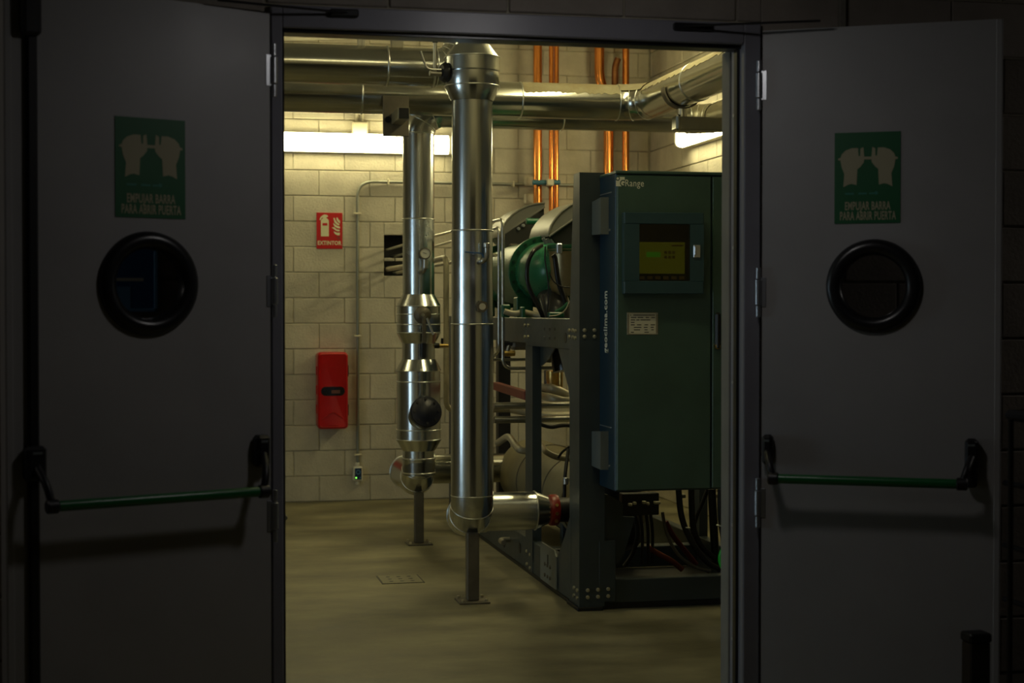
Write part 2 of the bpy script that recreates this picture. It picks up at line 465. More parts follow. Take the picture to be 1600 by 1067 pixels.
# ================================================================== DOORS
LEAF_Z0, LEAF_Z1 = 0.012, 2.456
def make_leaf(name, label, hinge, free, por, Rpo, Rpi, side):
    h = Vector((*hinge, 0)); f = Vector((*free, 0)); d = (f - h).normalized(); L = (f - h).length
    n = d.cross(Vector((0, 0, 1)))
    if n.y > 0: n = -n
    fr = lambda a, b, c: h + d * a + Vector((0, 0, b)) + n * c
    root = sroot(name, h, label)
    pc = at_plane(*por, h, n); pu, pz = (pc - h).dot(d), pc.z
    th = .046
    # leaf sheet with the porthole cut through it
    mb = MB(); N = 64; a = Rpo * .98; hr = Rpi + .012
    circ = [(pu + hr * math.cos(2 * math.pi * k / N), pz + hr * math.sin(2 * math.pi * k / N)) for k in range(N)]
    sq = []
    for k in range(N):
        c, s_ = math.cos(2 * math.pi * k / N), math.sin(2 * math.pi * k / N); q = a / max(abs(c), abs(s_))
        sq.append((pu + q * c, pz + q * s_))
    for c0 in (0.0, -th):
        b0 = len(mb.v); mb.v += [fr(x, y, c0) for x, y in circ] + [fr(x, y, c0) for x, y in sq]
        for k in range(N):
            j = (k + 1) % N; mb.f.append([b0 + k, b0 + j, b0 + N + j, b0 + N + k])
        xs = [.008, pu - a, pu + a, L]; zs = [LEAF_Z0, pz - a, pz + a, LEAF_Z1]
        for i in range(3):
            for j in range(3):
                if i == 1 and j == 1: continue
                mb.add([fr(xs[i], zs[j], c0), fr(xs[i + 1], zs[j], c0), fr(xs[i + 1], zs[j + 1], c0), fr(xs[i], zs[j + 1], c0)], [(0, 1, 2, 3)])
    for k in range(N):
        j = (k + 1) % N
        mb.add([fr(*circ[k], 0), fr(*circ[j], 0), fr(*circ[j], -th), fr(*circ[k], -th)], [(0, 1, 2, 3)])
    c4 = [(.008, LEAF_Z0), (L, LEAF_Z0), (L, LEAF_Z1), (.008, LEAF_Z1)]
    for k in range(4):
        j = (k + 1) % 4
        mb.add([fr(*c4[k], 0), fr(*c4[j], 0), fr(*c4[j], -th), fr(*c4[k], -th)], [(0, 1, 2, 3)])
    part(mb, 'leaf', M_LEAF, root)
    part(MB().box((L - .022, LEAF_Z0, -.004), (L - .002, LEAF_Z1, .003), .002, fr), 'edge_strip', M_LEAF, root)
    # porthole
    prof = [(0.001, Rpi + .004), (.0, Rpo), (.012, Rpo - .002), (.022, Rpo - .012), (.027, (Rpo + Rpi) / 2), (.022, Rpi + .012), (.010, Rpi + .002), (-.02, Rpi), (-.02, Rpi + .006)]
    ring = part(MB().lathe(prof, fr(pu, pz, 0), n, 64, cap=False), 'porthole_ring', M_RUBBER, root, 'black rubber porthole ring', sharp=60)
    part(MB().lathe([(-.026, Rpi + .008), (-.020, Rpi + .008)], fr(pu, pz, 0), n, 48), 'porthole_glass', M_GLASS, root)
    # hinges
    for hz in (2.27, 1.563, .84):
        hp = fr(-.004, hz, .006)
        mb = MB()
        for k, (z0, z1, r) in enumerate(((-.085, -.045, .0085), (-.043, .043, .0115), (.045, .085, .0085))):
            mb.cyl(hp + Vector((0, 0, z0)), hp + Vector((0, 0, z1)), r, 14, .002)
        mb.box((0.0, hz - .05, .0), (.022, hz + .05, .003), .001, fr)
        part(mb, 'hinge', M_HINGE, root, 'steel hinge')
    return root, fr, h, d, n, L
D1, fr1, h1, d1, n1, L1 = make_leaf('door_1', 'grey steel door leaf swung open on the left', (at(426, 500, Y=5.19).x, 5.19), (-.474, 4.85), (232.5, 443), .160, .106, -1)
D2, fr2, h2, d2, n2, L2 = make_leaf('door_2', 'grey steel door leaf swung open on the right', (at(1187, 500, Y=5.19).x, 5.19), (2.668, 4.81), (1365, 447), .158, .104, 1)

def leaf_uz(px, py, h, d, n, off=0.0):
    p = at_plane(px, py, h + n * off, n); return (p - h).dot(d), p.z
# panic bar of the left leaf with its vertical rod
def pts2(l, h, d, n, off): return [leaf_uz(x, y, h, d, n, off) for x, y in l]
ua, za = leaf_uz(410, 706, h1, d1, n1, .03); ub, zb = leaf_uz(56, 722, h1, d1, n1, .03)
zc = (za + zb) / 2
ub2, zbar2 = leaf_uz(82, 789, h1, d1, n1, .10); ua2, zbar1 = leaf_uz(412, 770, h1, d1, n1, .10)
zbar = (zbar1 + zbar2) / 2
def panic(root, fr, ua, ub, zc, ua2, ub2, zbar, wa, wb):
    for (u, u2, w) in ((ua, ua2, wa), (ub, ub2, wb)):
        cs = part(MB().box((u - w, zc - .052, 0), (u + w, zc + .050, .045), .010, fr), 'latch_case', M_BLACK, root)
        part(MB().box((u - w * .5, zc + .026, .044), (u + w * .5, zc + .034, .047), .001, fr), 'label_strip', M_GREYB, cs)
        part(MB().tube([fr(u, zc - .01, .04), fr((u + u2) / 2, (zc + zbar) / 2, .09), fr(u2, zbar, .10)], .012, .05, 12), 'lever_arm', M_BLACK, root)
        part(MB().cyl(fr(u2 - .018, zbar, .10), fr(u2 + .018, zbar, .10), .021, 18, .004), 'bar_end', M_BLACK, root)
    part(MB().cyl(fr(ua2, zbar, .10), fr(ub2, zbar, .10), .016, 24), 'push_bar', M_BARG, root, 'green push bar')
panic(D1, fr1, ua, ub, zc, ua2, ub2, zbar, .024, .030)
ur = leaf_uz(51, 400, h1, d1, n1, .01)[0]; ut = leaf_uz(48, 30, h1, d1, n1, .02)[0]
part(MB().box((ur - .016, .03, 0), (ur + .016, 2.44, .018), .006, fr1), 'vertical_rod', M_BLACK, D1, 'black vertical latch rod')
part(MB().box((ut - .028, 2.30, 0), (ut + .028, 2.45, .040), .010, fr1), 'top_latch', M_BLACK, D1)
ua, za = leaf_uz(1199, 690, h2, d2, n2, .03); ub, zb = leaf_uz(1518, 722, h2, d2, n2, .03)
ua2, z1_ = leaf_uz(1208, 747, h2, d2, n2, .10); ub2, z2_ = leaf_uz(1503, 757, h2, d2, n2, .10)
panic(D2, fr2, ua, ub, (za + zb) / 2, ua2, ub2, (z1_ + z2_) / 2, .018, .022)
part(MB().box((ub - .018, (za + zb) / 2 - .11, 0), (ub + .018, (za + zb) / 2 + .051, .043), .008, fr2), 'lower_latch_case', M_BLACK, D2)
# door stays above the leaves
for (root, fr, pa, pb, br) in ((D1, fr1, (340, 6), (545, 20), (515, 560)), (D2, fr2, (1282, 43), (1065, 40), (1052, 1112))):
    a = at(*pa, Y=(5.06 if root is D1 else 5.0)); b = at(*pb, Y=5.19)
    a.z = b.z = 2.463 if root is D1 else 2.462
    part(MB().tube([a, b], .004, n=8), 'stay_arm', M_BLACK, root, 'thin black stay arm')
    c0 = at(br[0], pb[1], Y=5.20); c1 = at(br[1], pb[1], Y=5.20)
    part(MB().box((c0.x, 5.185, b.z - .012), (c1.x, 5.209, b.z + .012), .004), 'stay_bracket', M_BLACK, root)

# --- green push-bar signs on the leaves
HAND = [(178, 625), (188, 490), (160, 420), (148, 350), (125, 348), (125, 330), (148, 325), (160, 290), (200, 250), (230, 240), (260, 228),
        (325, 228), (333, 310), (348, 310), (350, 235), (380, 220), (388, 315), (388, 350), (385, 375), (350, 420), (320, 445), (312, 605), (262, 592), (225, 600)]
def push_sign(label, corners, h, d, n, flip):
    q = [leaf_uz(x, y, h, d, n) for x, y in corners]            # TL TR BR BL as seen
    us = sorted((q[0][0] + q[3][0], q[1][0] + q[2][0])); u0, u1 = us[0] / 2, us[1] / 2
    zt = (q[0][1] + q[1][1]) / 2; zb = (q[2][1] + q[3][1]) / 2
    w, hh = u1 - u0, zt - zb
    left = u1 if flip else u0                                   # seen-left edge
    xd = -d if flip else d
    fr = frame(h + d * left + Vector((0, 0, zb)), xd, (0, 0, 1))
    root = thing('push_bar_sign', label, 'sign', fr(w / 2, 0, 0), 'green push-bar signs on the door leaves')
    part(MB().box((0, 0, 0.0006), (w, hh, .0025), 0, fr), 'sign_plate', M_GREEN, root)
    S_ = lambda p: (w * (p[0] - 88) / 665, hh * (1 - (p[1] - 68) / 930))
    for k in (0, 1):
        poly = [S_((p[0] if k == 0 else 850 - p[0], p[1])) for p in HAND]
        part(MB().prism(poly, fr, .0026, .0034), 'hand_symbol', M_SIGNC, root)
    part(MB().prism([S_(p) for p in ((386, 318), (464, 318), (464, 346), (386, 346))], fr, .0026, .0034), 'bar_symbol', M_SIGNC, root)
    x0, y0 = S_((196, 858)); x1, y1 = S_((655, 775))
    part(MB().text('EMPUJAR BARRA', fr, x0, y0, x1 - x0, y1 - y0, .0026, .0034, .022), 'lettering', M_SIGNC, root)
    x0, y0 = S_((145, 960)); x1, y1 = S_((710, 875))
    part(MB().text('PARA ABRIR PUERTA', fr, x0, y0, x1 - x0, y1 - y0, .0026, .0034, .022), 'lettering', M_SIGNC, root)
    mb = MB()
    for (a, b) in ((195, 285), (330, 415), (440, 490)):
        x0, y0 = S_((a, 702)); x1, y1 = S_((b, 684)); mb.box((x0, y0, .0026), (x1, y1, .0032), 0, fr)
    x0, y0 = S_((510, 690)); mb.lathe([(0, .006), (.0006, .006)], fr(x0, y0, .0026), n, 16)
    part(mb, 'small_print', M_GREENT, root)
push_sign('green sign with two hands on the left door leaf', [(180, 182), (289, 188), (289, 343), (179, 338)], h1, d1, n1, True)
push_sign('green sign with two hands on the right door leaf', [(1303, 209), (1406, 204), (1408, 347), (1305, 351)], h2, d2, n2, False)

# --- blue notice on the door wall, seen through the left porthole
p0 = at(247, 485, Y=YF)
nx1, nz0 = p0.x, p0.z - .005
no = thing('wall_notice', 'blue framed notice seen through the left porthole', 'notice', (nx1 - .15, YF, nz0))
frn = frame((nx1 - .30, YF + .005, nz0), (1, 0, 0), (0, 0, 1))
part(MB().box((0, 0, 0), (.30, .42, .012), .002, frn), 'backing', M_BLUE, no)
for (a, b, c, d_) in ((0, 0, .30, .012), (0, .408, .30, .42), (0, 0, .012, .42), (.288, 0, .30, .42)):
    part(MB().box((a, b, .0121), (c, d_, .018), .002, frn), 'frame_rail', M_BLUEL, no)
part(MB().box((.06, .012, .0122), (.215, .080, .0130), 0, frn), 'panel_print', M_BLUEL, no)
part(MB().box((.06, .098, .0122), (.255, .108, .0130), 0, frn), 'strip_print', M_PAPER, no)

# ================================================================== LUMINAIRES (their own light inside)
def luminaire(label, p0, p1, out, s, col, cname, hgt=.145, dep=.125, y=(0, 0, 1), hd=.07):
    """strip light on a wall from p0 to p1 (centre line on the wall), facing out"""
    p0 = Vector(p0); p1 = Vector(p1); x = (p1 - p0).normalized(); o = Vector(out); L = (p1 - p0).length
    y = Vector(y)
    if x.cross(y).dot(o) < 0: p0, p1 = p1, p0; x = -x
    fr = frame(p0, x, y)
    root = thing('strip_luminaire', label, 'light fixture', (p0 + p1) / 2 - Vector((0, 0, hgt / 2)), 'strip luminaires of the plant room')
    part(MB().box((0.01, -hgt / 2 - .002, 0.001), (L - .01, hgt / 2 + .002, hd), .006, fr), 'housing', M_BEIGE, root)
    b = dep; hh = hgt / 2
    k0 = hd + .001; bb = b - k0; pf = [(-hh, k0), (-hh * .98, k0 + bb * .4), (-hh * .84, k0 + bb * .8), (-hh * .5, b), (hh * .5, b), (hh * .84, k0 + bb * .8), (hh * .98, k0 + bb * .4), (hh, k0)]
    mb = MB(); vs = []; e = .075
    for a in (e, L - e):
        vs += [fr(a, y_, z_) for y_, z_ in pf]
    n = len(pf); fs = [tuple(range(n - 1, -1, -1)), tuple(range(n, 2 * n))] + [(i, (i + 1) % n, n + (i + 1) % n, n + i) for i in range(n)]
    part(mb.add(vs, fs), 'diffuser', tube_mat('lit_diffuser_' + cname, col, s), root, 'glowing white diffuser')
    for a0, a1 in ((0, e), (L - e, L)):
        mb = MB(); vs = []
        q = .7 if a0 == 0 else 1
        vs = [fr(a0, y_ * (.86 if a0 == 0 else 1), k0 + (z_ - k0) * (.75 if a0 == 0 else 1)) for y_, z_ in pf] + \
             [fr(a1, y_ * (.86 if a1 == L else 1), k0 + (z_ - k0) * (.75 if a1 == L else 1)) for y_, z_ in pf]
        part(mb.add(vs, fs), 'end_cap', mat('glowing_end_cap_' + cname, (0.7, 0.62, 0.4), 0.5, emit=col, estr=s * 0.02), root)
    return root
zl = at(600, 226, Y=YB).z
luminaire('lit strip luminaire on the back wall behind the two vertical pipes', (.66, YB, zl), (at(714, 226, Y=YB - .06).x, YB, zl), (0, -1, 0), P_BACK, TUBE_WARM, 'back')
zr = at(1075, 229, X=XR - .06).z + .075
luminaire('lit strip luminaire on the right wall below the steel bracket', (XR, at(1064, 225, X=XR - .06).y, zr), (XR, 10.15, zr), (-1, 0, 0), P_RIGHT, TUBE_WARM, 'right')
luminaire('ceiling strip luminaire just inside the doorway above the view', (.70, 6.4, ceil_z(.7) - .03), (2.10, 6.4, ceil_z(2.1) - .03), (0, 0, -1), P_CEIL_A, TUBE_WARM, 'ceiling_front', y=(0, 1, 0))
luminaire('ceiling strip luminaire above the chiller', (2.55, 8.1, ceil_z(2.55) - .012), (2.55, 9.5, ceil_z(2.55) - .012), (0, 0, -1), P_CEIL_B, TUBE_WARM, 'ceiling_mid', y=(1, 0, 0))
luminaire('ceiling strip luminaire over the empty left half of the room', (-.9, 9.2, ceil_z(-.9) - .012), (-.9, 10.6, ceil_z(-.9) - .012), (0, 0, -1), P_CEIL_C, TUBE_WARM, 'ceiling_left', y=(1, 0, 0))
# tall daylit window of the left wall (the cool light on the risers and the cabinet side)
wd = sroot('window_1', (XL, 6.2, .3), 'tall frosted daylight window in the left wall')
part(MB().box((XL + .001, 5.5, .35), (XL + .02, 6.9, 2.35), 0), 'frosted_pane', tube_mat('daylit_pane', TUBE_COOL, P_DAY), wd)
for (a, b, c, d_) in ((5.44, .29, 6.96, .35), (5.44, 2.35, 6.96, 2.41), (5.44, .35, 5.5, 2.35), (6.9, .35, 6.96, 2.35), (6.17, .35, 6.23, 2.35)):
    part(MB().box((XL + .001, a, b), (XL + .05, c, d_), .004), 'window_bar', M_GREYB, wd)
# corridor bulkhead lamp (high above the camera's view)
LPX, LPY, LPZ = 1.15, 4.2, 2.62
cl = thing('pendant_lamp', 'dim pendant lamp hanging in the corridor before the doors', 'light fixture', (LPX, LPY, LPZ))
part(MB().cyl((LPX, LPY, LPZ + .06), (LPX, LPY, 3.2), .008, 12), 'suspension_rod', M_GREYB, cl)
part(MB().lathe([(0, .14), (.03, .15), (.05, .13), (.08, .04)], (LPX, LPY, LPZ), (0, 0, 1), 32), 'lamp_hood', M_GREYB, cl)
part(MB().lathe([(-.05, .02), (-.045, .06), (-.03, .10), (-.001, .12)], (LPX, LPY, LPZ), (0, 0, 1), 32), 'lamp_glass', tube_mat('corridor_glass', (1.0, .96, .93), P_CORR), cl)
for (lx, lb) in ((-2.3, 'added dim lamp lighting the door wall far left of the doors'), (4.6, 'added dim lamp lighting the door wall far right of the doors')):
    bl = thing('added_side_lamp', lb, 'light fixture', (lx, YF, 2.2), 'added side lamps of the corridor')  # added lamps, light the wall seen through the portholes
    part(MB().cyl((lx, YF + .009, 2.3), (lx, 4.72, 2.3), .018, 14), 'bracket_arm', M_GREYB, bl)
    part(MB().lathe([(0, .10), (.02, .11), (.05, .11), (.07, .05)], (lx, 4.72, 2.27), (0, 0, 1), 28), 'lamp_hood', M_GREYB, bl)
    part(MB().lathe([(-.10, .03), (-.09, .06), (-.05, .08), (-.001, .085)], (lx, 4.72, 2.27), (0, 0, 1), 28), 'lamp_glass', tube_mat('added_side_glass', (1.0, .93, .85), P_CORR_SIDE), bl)
# ================================================================== INSULATED PIPES
def add_seams(parent, o, ax, ts, r, m=M_SEAM, w=.005):
    for t in ts:
        mb = MB().torus(Vector(o) + Vector(ax) * t, ax, r, w, 40, 8)
        part(mb, 'seam_band', m, parent, sharp=80)
# ---- near riser
PX, PY = 1.512, 8.10
fb = at(738, 940, Z=0); PX, PY = fb.x, fb.y
R1 = .107
def Z(py, X=PX, Y=PY, front=.12):
    """height of a ring whose near rim is seen at row py on a riser standing at X, Y"""
    D = X * math.sin(YAW) + Y * math.cos(YAW)
    z = at(800 + FPX * (X * math.cos(YAW) - Y * math.sin(YAW)) / D, py, Y=Y).z
    return CAMZ + (z - CAMZ) * (D - front) / D
riser = thing('clad_riser_pipe', 'thick silver clad riser pipe standing nearest the doorway', 'pipe', (PX, PY, 0.3))
ZH = .43; RE = .12
zt = [Z(y) for y in (65, 84.6, 107.6, 130.6, 153.5)]
z0 = ZH + RE
mb = MB().lathe([(zt[4], R1 + .002), (zt[4] + .02, R1 + .012), (zt[3], .142), (zt[2] - .004, .142), (zt[2], .138), (zt[2] + .004, .142), (zt[1], .142)], (PX, PY, 0), n=56, cap=False)
part(mb, 'valve_jacket', M_GALV, riser)
part(MB().lathe([(zt[1], .142), (zt[0], .094)], (PX, PY, 0), n=56, cap=False), 'reducer_cone', M_GALV, riser)
part(MB().lathe([(zt[0] - .004, .092), (ceil_z(PX) + .02, .092)], (PX, PY, 0), n=56, cap=False), 'upper_pipe', M_GALV, riser)
zs = [Z(359), Z(506.6)]
part(MB().lathe([(zs[0], R1 - .003), (zt[4] + .004, R1 - .003)], (PX, PY, 0), n=64, cap=False), 'pipe_section', M_GALV, riser)
M_DENT = mat('dented_cladding', (0.70, 0.75, 0.78), 0.22, 1.0, var=0.10, scale=7, bump=0.22, bscale=3.2, rvar=0.06)
part(MB().lathe([(zs[1], R1), (zs[0] + .004, R1 - .001)], (PX, PY, 0), n=64, cap=False), 'pipe_section', M_DENT, riser)
part(MB().lathe([(z0 - .002, R1 + .003), (zs[1] + .004, R1 + .002)], (PX, PY, 0), n=64, cap=False), 'pipe_section', M_GALV, riser)
def elbow_parts(parent, o, d1, d2, R, r, k=3, m=M_GALV):
    """segmented sheet elbow"""
    o = Vector(o); d1 = Vector(d1); d2 = Vector(d2); c = o + d2 * R; nn = d1.cross(d2)
    N = 48
    for i in range(k):
        mb = MB(); vs = []; fs = []
        sub = 3
        for j in range(sub + 1):
            a = math.pi / 2 * (i + j / sub) / k; rad = -d2 * math.cos(a) + d1 * math.sin(a)
            rr = r
            for q in range(N):
                b = 2 * math.pi * q / N; vs.append(c + rad * R + (rad * math.cos(b) + nn * math.sin(b)) * rr)
        for j in range(sub):
            for q in range(N):
                q2 = (q + 1) % N; fs.append((j * N + q, j * N + q2, (j + 1) * N + q2, (j + 1) * N + q))
        part(mb.add(vs, fs), 'elbow_segment', m, parent)
        a = math.pi / 2 * i / k; rad = -d2 * math.cos(a) + d1 * math.sin(a)
        part(MB().torus(c + rad * R, d1 * math.cos(a) + d2 * math.sin(a), r, .0032, 48, 8), 'seam_band', M_SEAM, parent, sharp=80)
YH = 8.10 + 2 * RE + .0
elbow_parts(riser, (PX, PY, z0), (0, 0, -1), (0, 1, 0), RE, R1 + .002)
part(MB().lathe([(0, R1), (.02, R1)], (PX, PY + RE, ZH), (0, 1, 0), 48, False), 'pipe_section', M_GALV, riser)
elbow_parts(riser, (PX, PY + RE + .02, ZH), (0, 1, 0), (1, 0, 0), RE, R1 + .002)
YH = PY + 2 * RE + .02
xa, xb, xc, xd = PX + RE, at(835, 800, Y=YH).x, at(857, 800, Y=YH).x, at(872, 800, Y=YH).x
part(MB().lathe([(0, R1 - .004), (xb - xa, R1 - .004)], (xa, YH, ZH), (1, 0, 0), 56, False), 'pipe_section', M_GALV, riser)
part(MB().lathe([(0, R1 - .003), (xc - xb, .072)], (xb, YH, ZH), (1, 0, 0), 56, False), 'reducer_cone', M_GALV, riser)
part(MB().lathe([(0, .072), (.005, .082), (.012, .084), (xd - xc - .012, .084), (xd - xc - .004, .080), (xd - xc, .068)], (xc, YH, ZH), (1, 0, 0), 40), 'coupling', M_REDC, riser, 'dark red pipe coupling')
part(MB().lathe([(0, .066), (.15, .066)], (xd, YH, ZH), (1, 0, 0), 40), 'nozzle', M_BLACK, riser)
tag(part(MB().lathe([(0, .06), (.03, .14), (.06, .165), (.38, .165), (.42, .13), (.45, .05)], (xd + .30, YH + .02, .19), (0, 0, 1), 36), 'dark_filler', M_BLACK), 'added black filler for the dark low behind the front column', 'filler')  # made-up black body that fills the dark under the cabinet
for k in range(3):
    a = -.6 + k * .5
    c = Vector(((xc + xd) / 2, YH - .083 * math.cos(a), ZH + .083 * math.sin(a)))
    part(MB().cyl(c, c + Vector((0, -.012 * math.cos(a), .012 * math.sin(a))), .009, 10), 'coupling_bolt', M_BRASS, riser)
add_seams(riser, (PX, PY, 0), (0, 0, 1), [zs[0], zs[1]], R1, w=.0045)
add_seams(riser, (PX, PY, 0), (0, 0, 1), [zt[1], zt[3]], .141, w=.004)
add_seams(riser, (xa, YH, ZH), (1, 0, 0), [xb - xa], R1 - .004, w=.004)
# valve lever at the top
vp = at(700, 114, Y=PY - .02)
part(MB().lathe([(0, .048), (.012, .052), (.03, .040), (.034, .02), (.06, .018)], (PX - .137, PY - .03, vp.z), (-1, -.25, 0), 28), 'valve_hub', M_BLACK, riser)
hp = Vector((PX - .20, PY - .05, vp.z - .01))
part(MB().cyl(hp + Vector((.03, 0, 0)), hp + Vector((-.03, -.01, 0)), .013, 14), 'valve_spindle', M_TUBE, riser)
part(MB().tube([hp, hp + Vector((0, 0, .17))], .010, n=14), 'valve_lever', M_TUBE, riser)
part(MB().cyl(hp + Vector((0, 0, .155)), hp + Vector((0, 0, .26)), .014, 16, .003), 'lever_grip', M_BLACK, riser)
part(MB().tube([hp + Vector((.03, -.01, .02)), hp + Vector((-.045, -.01, .02)), hp + Vector((-.075, -.01, .11))], .005, .03, 10), 'lever_stop', M_TUBE, riser)
# drain valve and thermometer pocket on the riser face
c = at(749, 403, Y=PY - R1)
part(MB().tube([c + Vector((.005, .03, -.02)), c + Vector((.006, -.04, -.02)), c + Vector((.03, -.045, .0)), c + Vector((.03, -.045, .055))], .013, .03, 14), 'drain_valve', M_TUBE, riser)
part(MB().cyl(c + Vector((.03, -.045, .05)), c + Vector((.03, -.045, .075)), .017, 12, .003), 'valve_cap', M_TUBE, riser)
part(MB().tube([c + Vector((.012, -.06, 0)), c + Vector((0, -.062, .022)), c + Vector((-.085, -.06, .028))], .0035, .01, 8), 'valve_handle', M_BLUE, riser)
c = at(752, 479, Y=PY - R1)
part(MB().lathe([(0, .020), (.03, .020), (.034, .031), (.05, .031)], c + Vector((0, .02, 0)), (0, -1, 0), 6), 'hex_pocket', M_POST, riser)
part(MB().lathe([(0, .017), (.004, .017)], c + Vector((0, -.029, 0)), (0, -1, 0), 24), 'pocket_face', M_BEIGE, riser)
# support post
def support(label, x, y, ztop, w=.031):
    t = thing('pipe_support', label, 'support', (x, y, 0))
    part(MB().box((x - w, y - w, .010), (x + w, y + w, ztop), .004), 'post', M_POST, t)
    part(MB().box((x - .08, y - .08, 0), (x + .08, y + .08, .010), .002), 'base_plate', M_POST, t)
    for sx in (-1, 1):
        for sy in (-1, 1):
            part(MB().lathe([(.010, .008), (.022, .008), (.024, .004)], (x + sx * .062, y + sy * .062, 0), n=6), 'anchor_bolt', M_BOLT, t)
support('short brown steel post under the nearest riser pipe', PX, PY, ZH - .07)

# ---- far riser
fb = at(654.5, 850, Z=0); QX, QY = fb.x, fb.y
ZQ = lambda py: Z(py, QX, QY)
r2 = thing('clad_riser_pipe', 'silver clad riser pipe with lever valve and black strainer cap', 'pipe', (QX, QY, 0.3))
ZH2 = .405
RQ = .104
rows = [('pipe_section', [(745, RQ), (706, RQ)], M_GALV), ('reducer_cone', [(706, RQ), (688.6, .147)], M_GALV),
        ('strainer_jacket', [(688.6, .141), (579.5, .140)], M_GALV), ('reducer_cone', [(579.5, .146), (562, .108)], M_GALV),
        ('pipe_neck', [(562, .106), (537, .106)], M_GALV), ('reducer_cone', [(537, .106), (520, .143)], M_GALV),
        ('valve_jacket', [(520, .139), (478, .139)], M_GALV), ('reducer_cone', [(478, .143), (459.7, .103)], M_GALV),
        ('pipe_section', [(459.7, .102), (341, .102)], M_DENT), ('pipe_section', [(341, .101), (206, .101)], M_GALV)]
for nm, pr, m in rows:
    part(MB().lathe([(ZQ(y), r) for y, r in pr], (QX, QY, 0), n=56, cap=False), nm, m, r2)
add_seams(r2, (QX, QY, 0), (0, 0, 1), [ZQ(341), ZQ(206)], .102, w=.004)
add_seams(r2, (QX, QY, 0), (0, 0, 1), [ZQ(491), ZQ(507), ZQ(520), ZQ(478)], .139, w=.004)
add_seams(r2, (QX, QY, 0), (0, 0, 1), [ZQ(579.5), ZQ(597), ZQ(673), ZQ(688.6)], .1415, w=.004)
add_seams(r2, (QX, QY, 0), (0, 0, 1), [ZQ(719), ZQ(741)], RQ, w=.004)
RE2 = .15
part(MB().lathe([(ZH2 + RE2, RQ), (ZQ(744), RQ)], (QX, QY, 0), n=56, cap=False), 'pipe_section', M_GALV, r2)
elbow_parts(r2, (QX, QY, ZH2 + RE2), (0, 0, -1), (0, 1, 0), RE2, RQ + .002)
yb2 = 10.93
part(MB().lathe([(0, RQ), (yb2 - 2 * RE2 - QY, RQ)], (QX, QY + RE2, ZH2), (0, 1, 0), 48, False), 'pipe_section', M_GALV, r2)
elbow_parts(r2, (QX, yb2 - RE2, ZH2), (0, 1, 0), (1, 0, 0), RE2, RQ + .002, 5)
part(MB().lathe([(0, RQ - .002), (.75, RQ - .002)], (QX + RE2, yb2, ZH2), (1, 0, 0), 48), 'pipe_section', M_GALVD, r2)
# top elbow, turning right into the low overhead run
zt2 = ZQ(206)
elbow_parts(r2, (QX, QY, zt2), (0, 0, 1), (1, 0, 0), .14, .103, 3)
zq = zt2 + .14; R3 = .096
x3 = at(877, 192, Y=QY).x; xc3 = at(1110, 192, Y=QY).x
part(MB().lathe([(0, R3), (x3 - QX - .14, R3)], (QX + .14, QY, zq), (1, 0, 0), 48, False), 'pipe_section', M_GALVD, r2)
add_seams(r2, (QX, QY, zq), (1, 0, 0), [x3 - QX], R3, w=.005)
part(MB().lathe([(0, R3 - .004), (xc3 - .16 - x3, R3 - .004)], (x3, QY, zq), (1, 0, 0), 48, False), 'pipe_section', M_GALVD, r2)
elbow_parts(r2, (xc3 - .16, QY, zq), (1, 0, 0), (0, -1, 0), .16, R3, 3, M_DUSTP)
part(MB().lathe([(0, R3 - .004), (QY - .16 - 6.0, R3 - .004)], (xc3, QY - .16, zq), (0, -1, 0), 48), 'pipe_section', M_DUSTP, r2)
# lever valve of the far riser
c = at(661, 492, Y=QY - .15)
part(MB().lathe([(0, .050), (.02, .055), (.035, .040), (.04, .022), (.065, .020)], c + Vector((0, .03, 0)), (-.1, -1, 0), 28), 'valve_hub', M_POST, r2)
part(MB().lathe([(0, .012), (.01, .012)], c + Vector((-.006, -.036, 0)), (0, -1, 0), 6), 'valve_nut', M_TUBE, r2)
part(MB().box((c.x - .012, c.y - .04, at(661, 540, Y=QY - .18).z), (c.x + .012, c.y - .028, c.z - .012), .003), 'valve_lever', M_POST, r2)
part(MB().box((c.x - .015, c.y - .046, at(661, 559, Y=QY - .18).z), (c.x + .015, c.y - .022, at(661, 535, Y=QY - .18).z), .006), 'lever_grip', M_BLACK, r2)
part(MB().tube([c + Vector((.02, -.03, -.02)), at(677, 523, Y=QY - .18)], .008, n=10), 'lever_stop', M_TUBE, r2)
# strainer stub with dark cap
ax = Vector((.04, -.95, .26)).normalized()
cc = at(666, 643, Y=QY - .26)
part(MB().lathe([(-.26, .086), (-.02, .086)], cc, ax, 36), 'strainer_stub', M_GALV, r2)
part(MB().lathe([(-.045, .094), (-.035, .100), (.0, .100), (.008, .094), (.010, .06), (.016, .05)], cc, ax, 36), 'strainer_cap', mat('navy_cap', (0.008, 0.010, 0.02), 0.35), r2, 'dark navy strainer cap')
mb = MB(); u = ax.orthogonal().normalized(); w = ax.cross(u)
for k in range(8):
    a = k * math.pi / 4; q = cc + ax * .006 + (u * math.cos(a) + w * math.sin(a)) * .078
    mb.cyl(q, q + ax * .012, .008, 6)
part(mb, 'cap_bolts', M_BLACK, r2)
# small side tap of the far riser
c = at(684, 540, Y=QY)
part(MB().cyl((QX + .09, QY, c.z), (QX + .135, QY, c.z), .017, 14, .003), 'tap_body', M_BLACK, r2)
part(MB().cyl((QX + .13, QY, c.z), (QX + .195, QY, c.z), .012, 14, .003), 'tap_body', M_BRASS, r2)
part(MB().box((QX + .145, QY - .006, c.z + .01), (QX + .160, QY + .006, c.z + .048), .002), 'tap_key', M_BLACK, r2)
part(MB().cyl((QX + .085, QY - .07, at(694, 634, Y=QY - .07).z), (QX + .10, QY - .09, at(694, 634, Y=QY - .07).z), .001, 6), 'tap_pin', M_BLACK, r2)
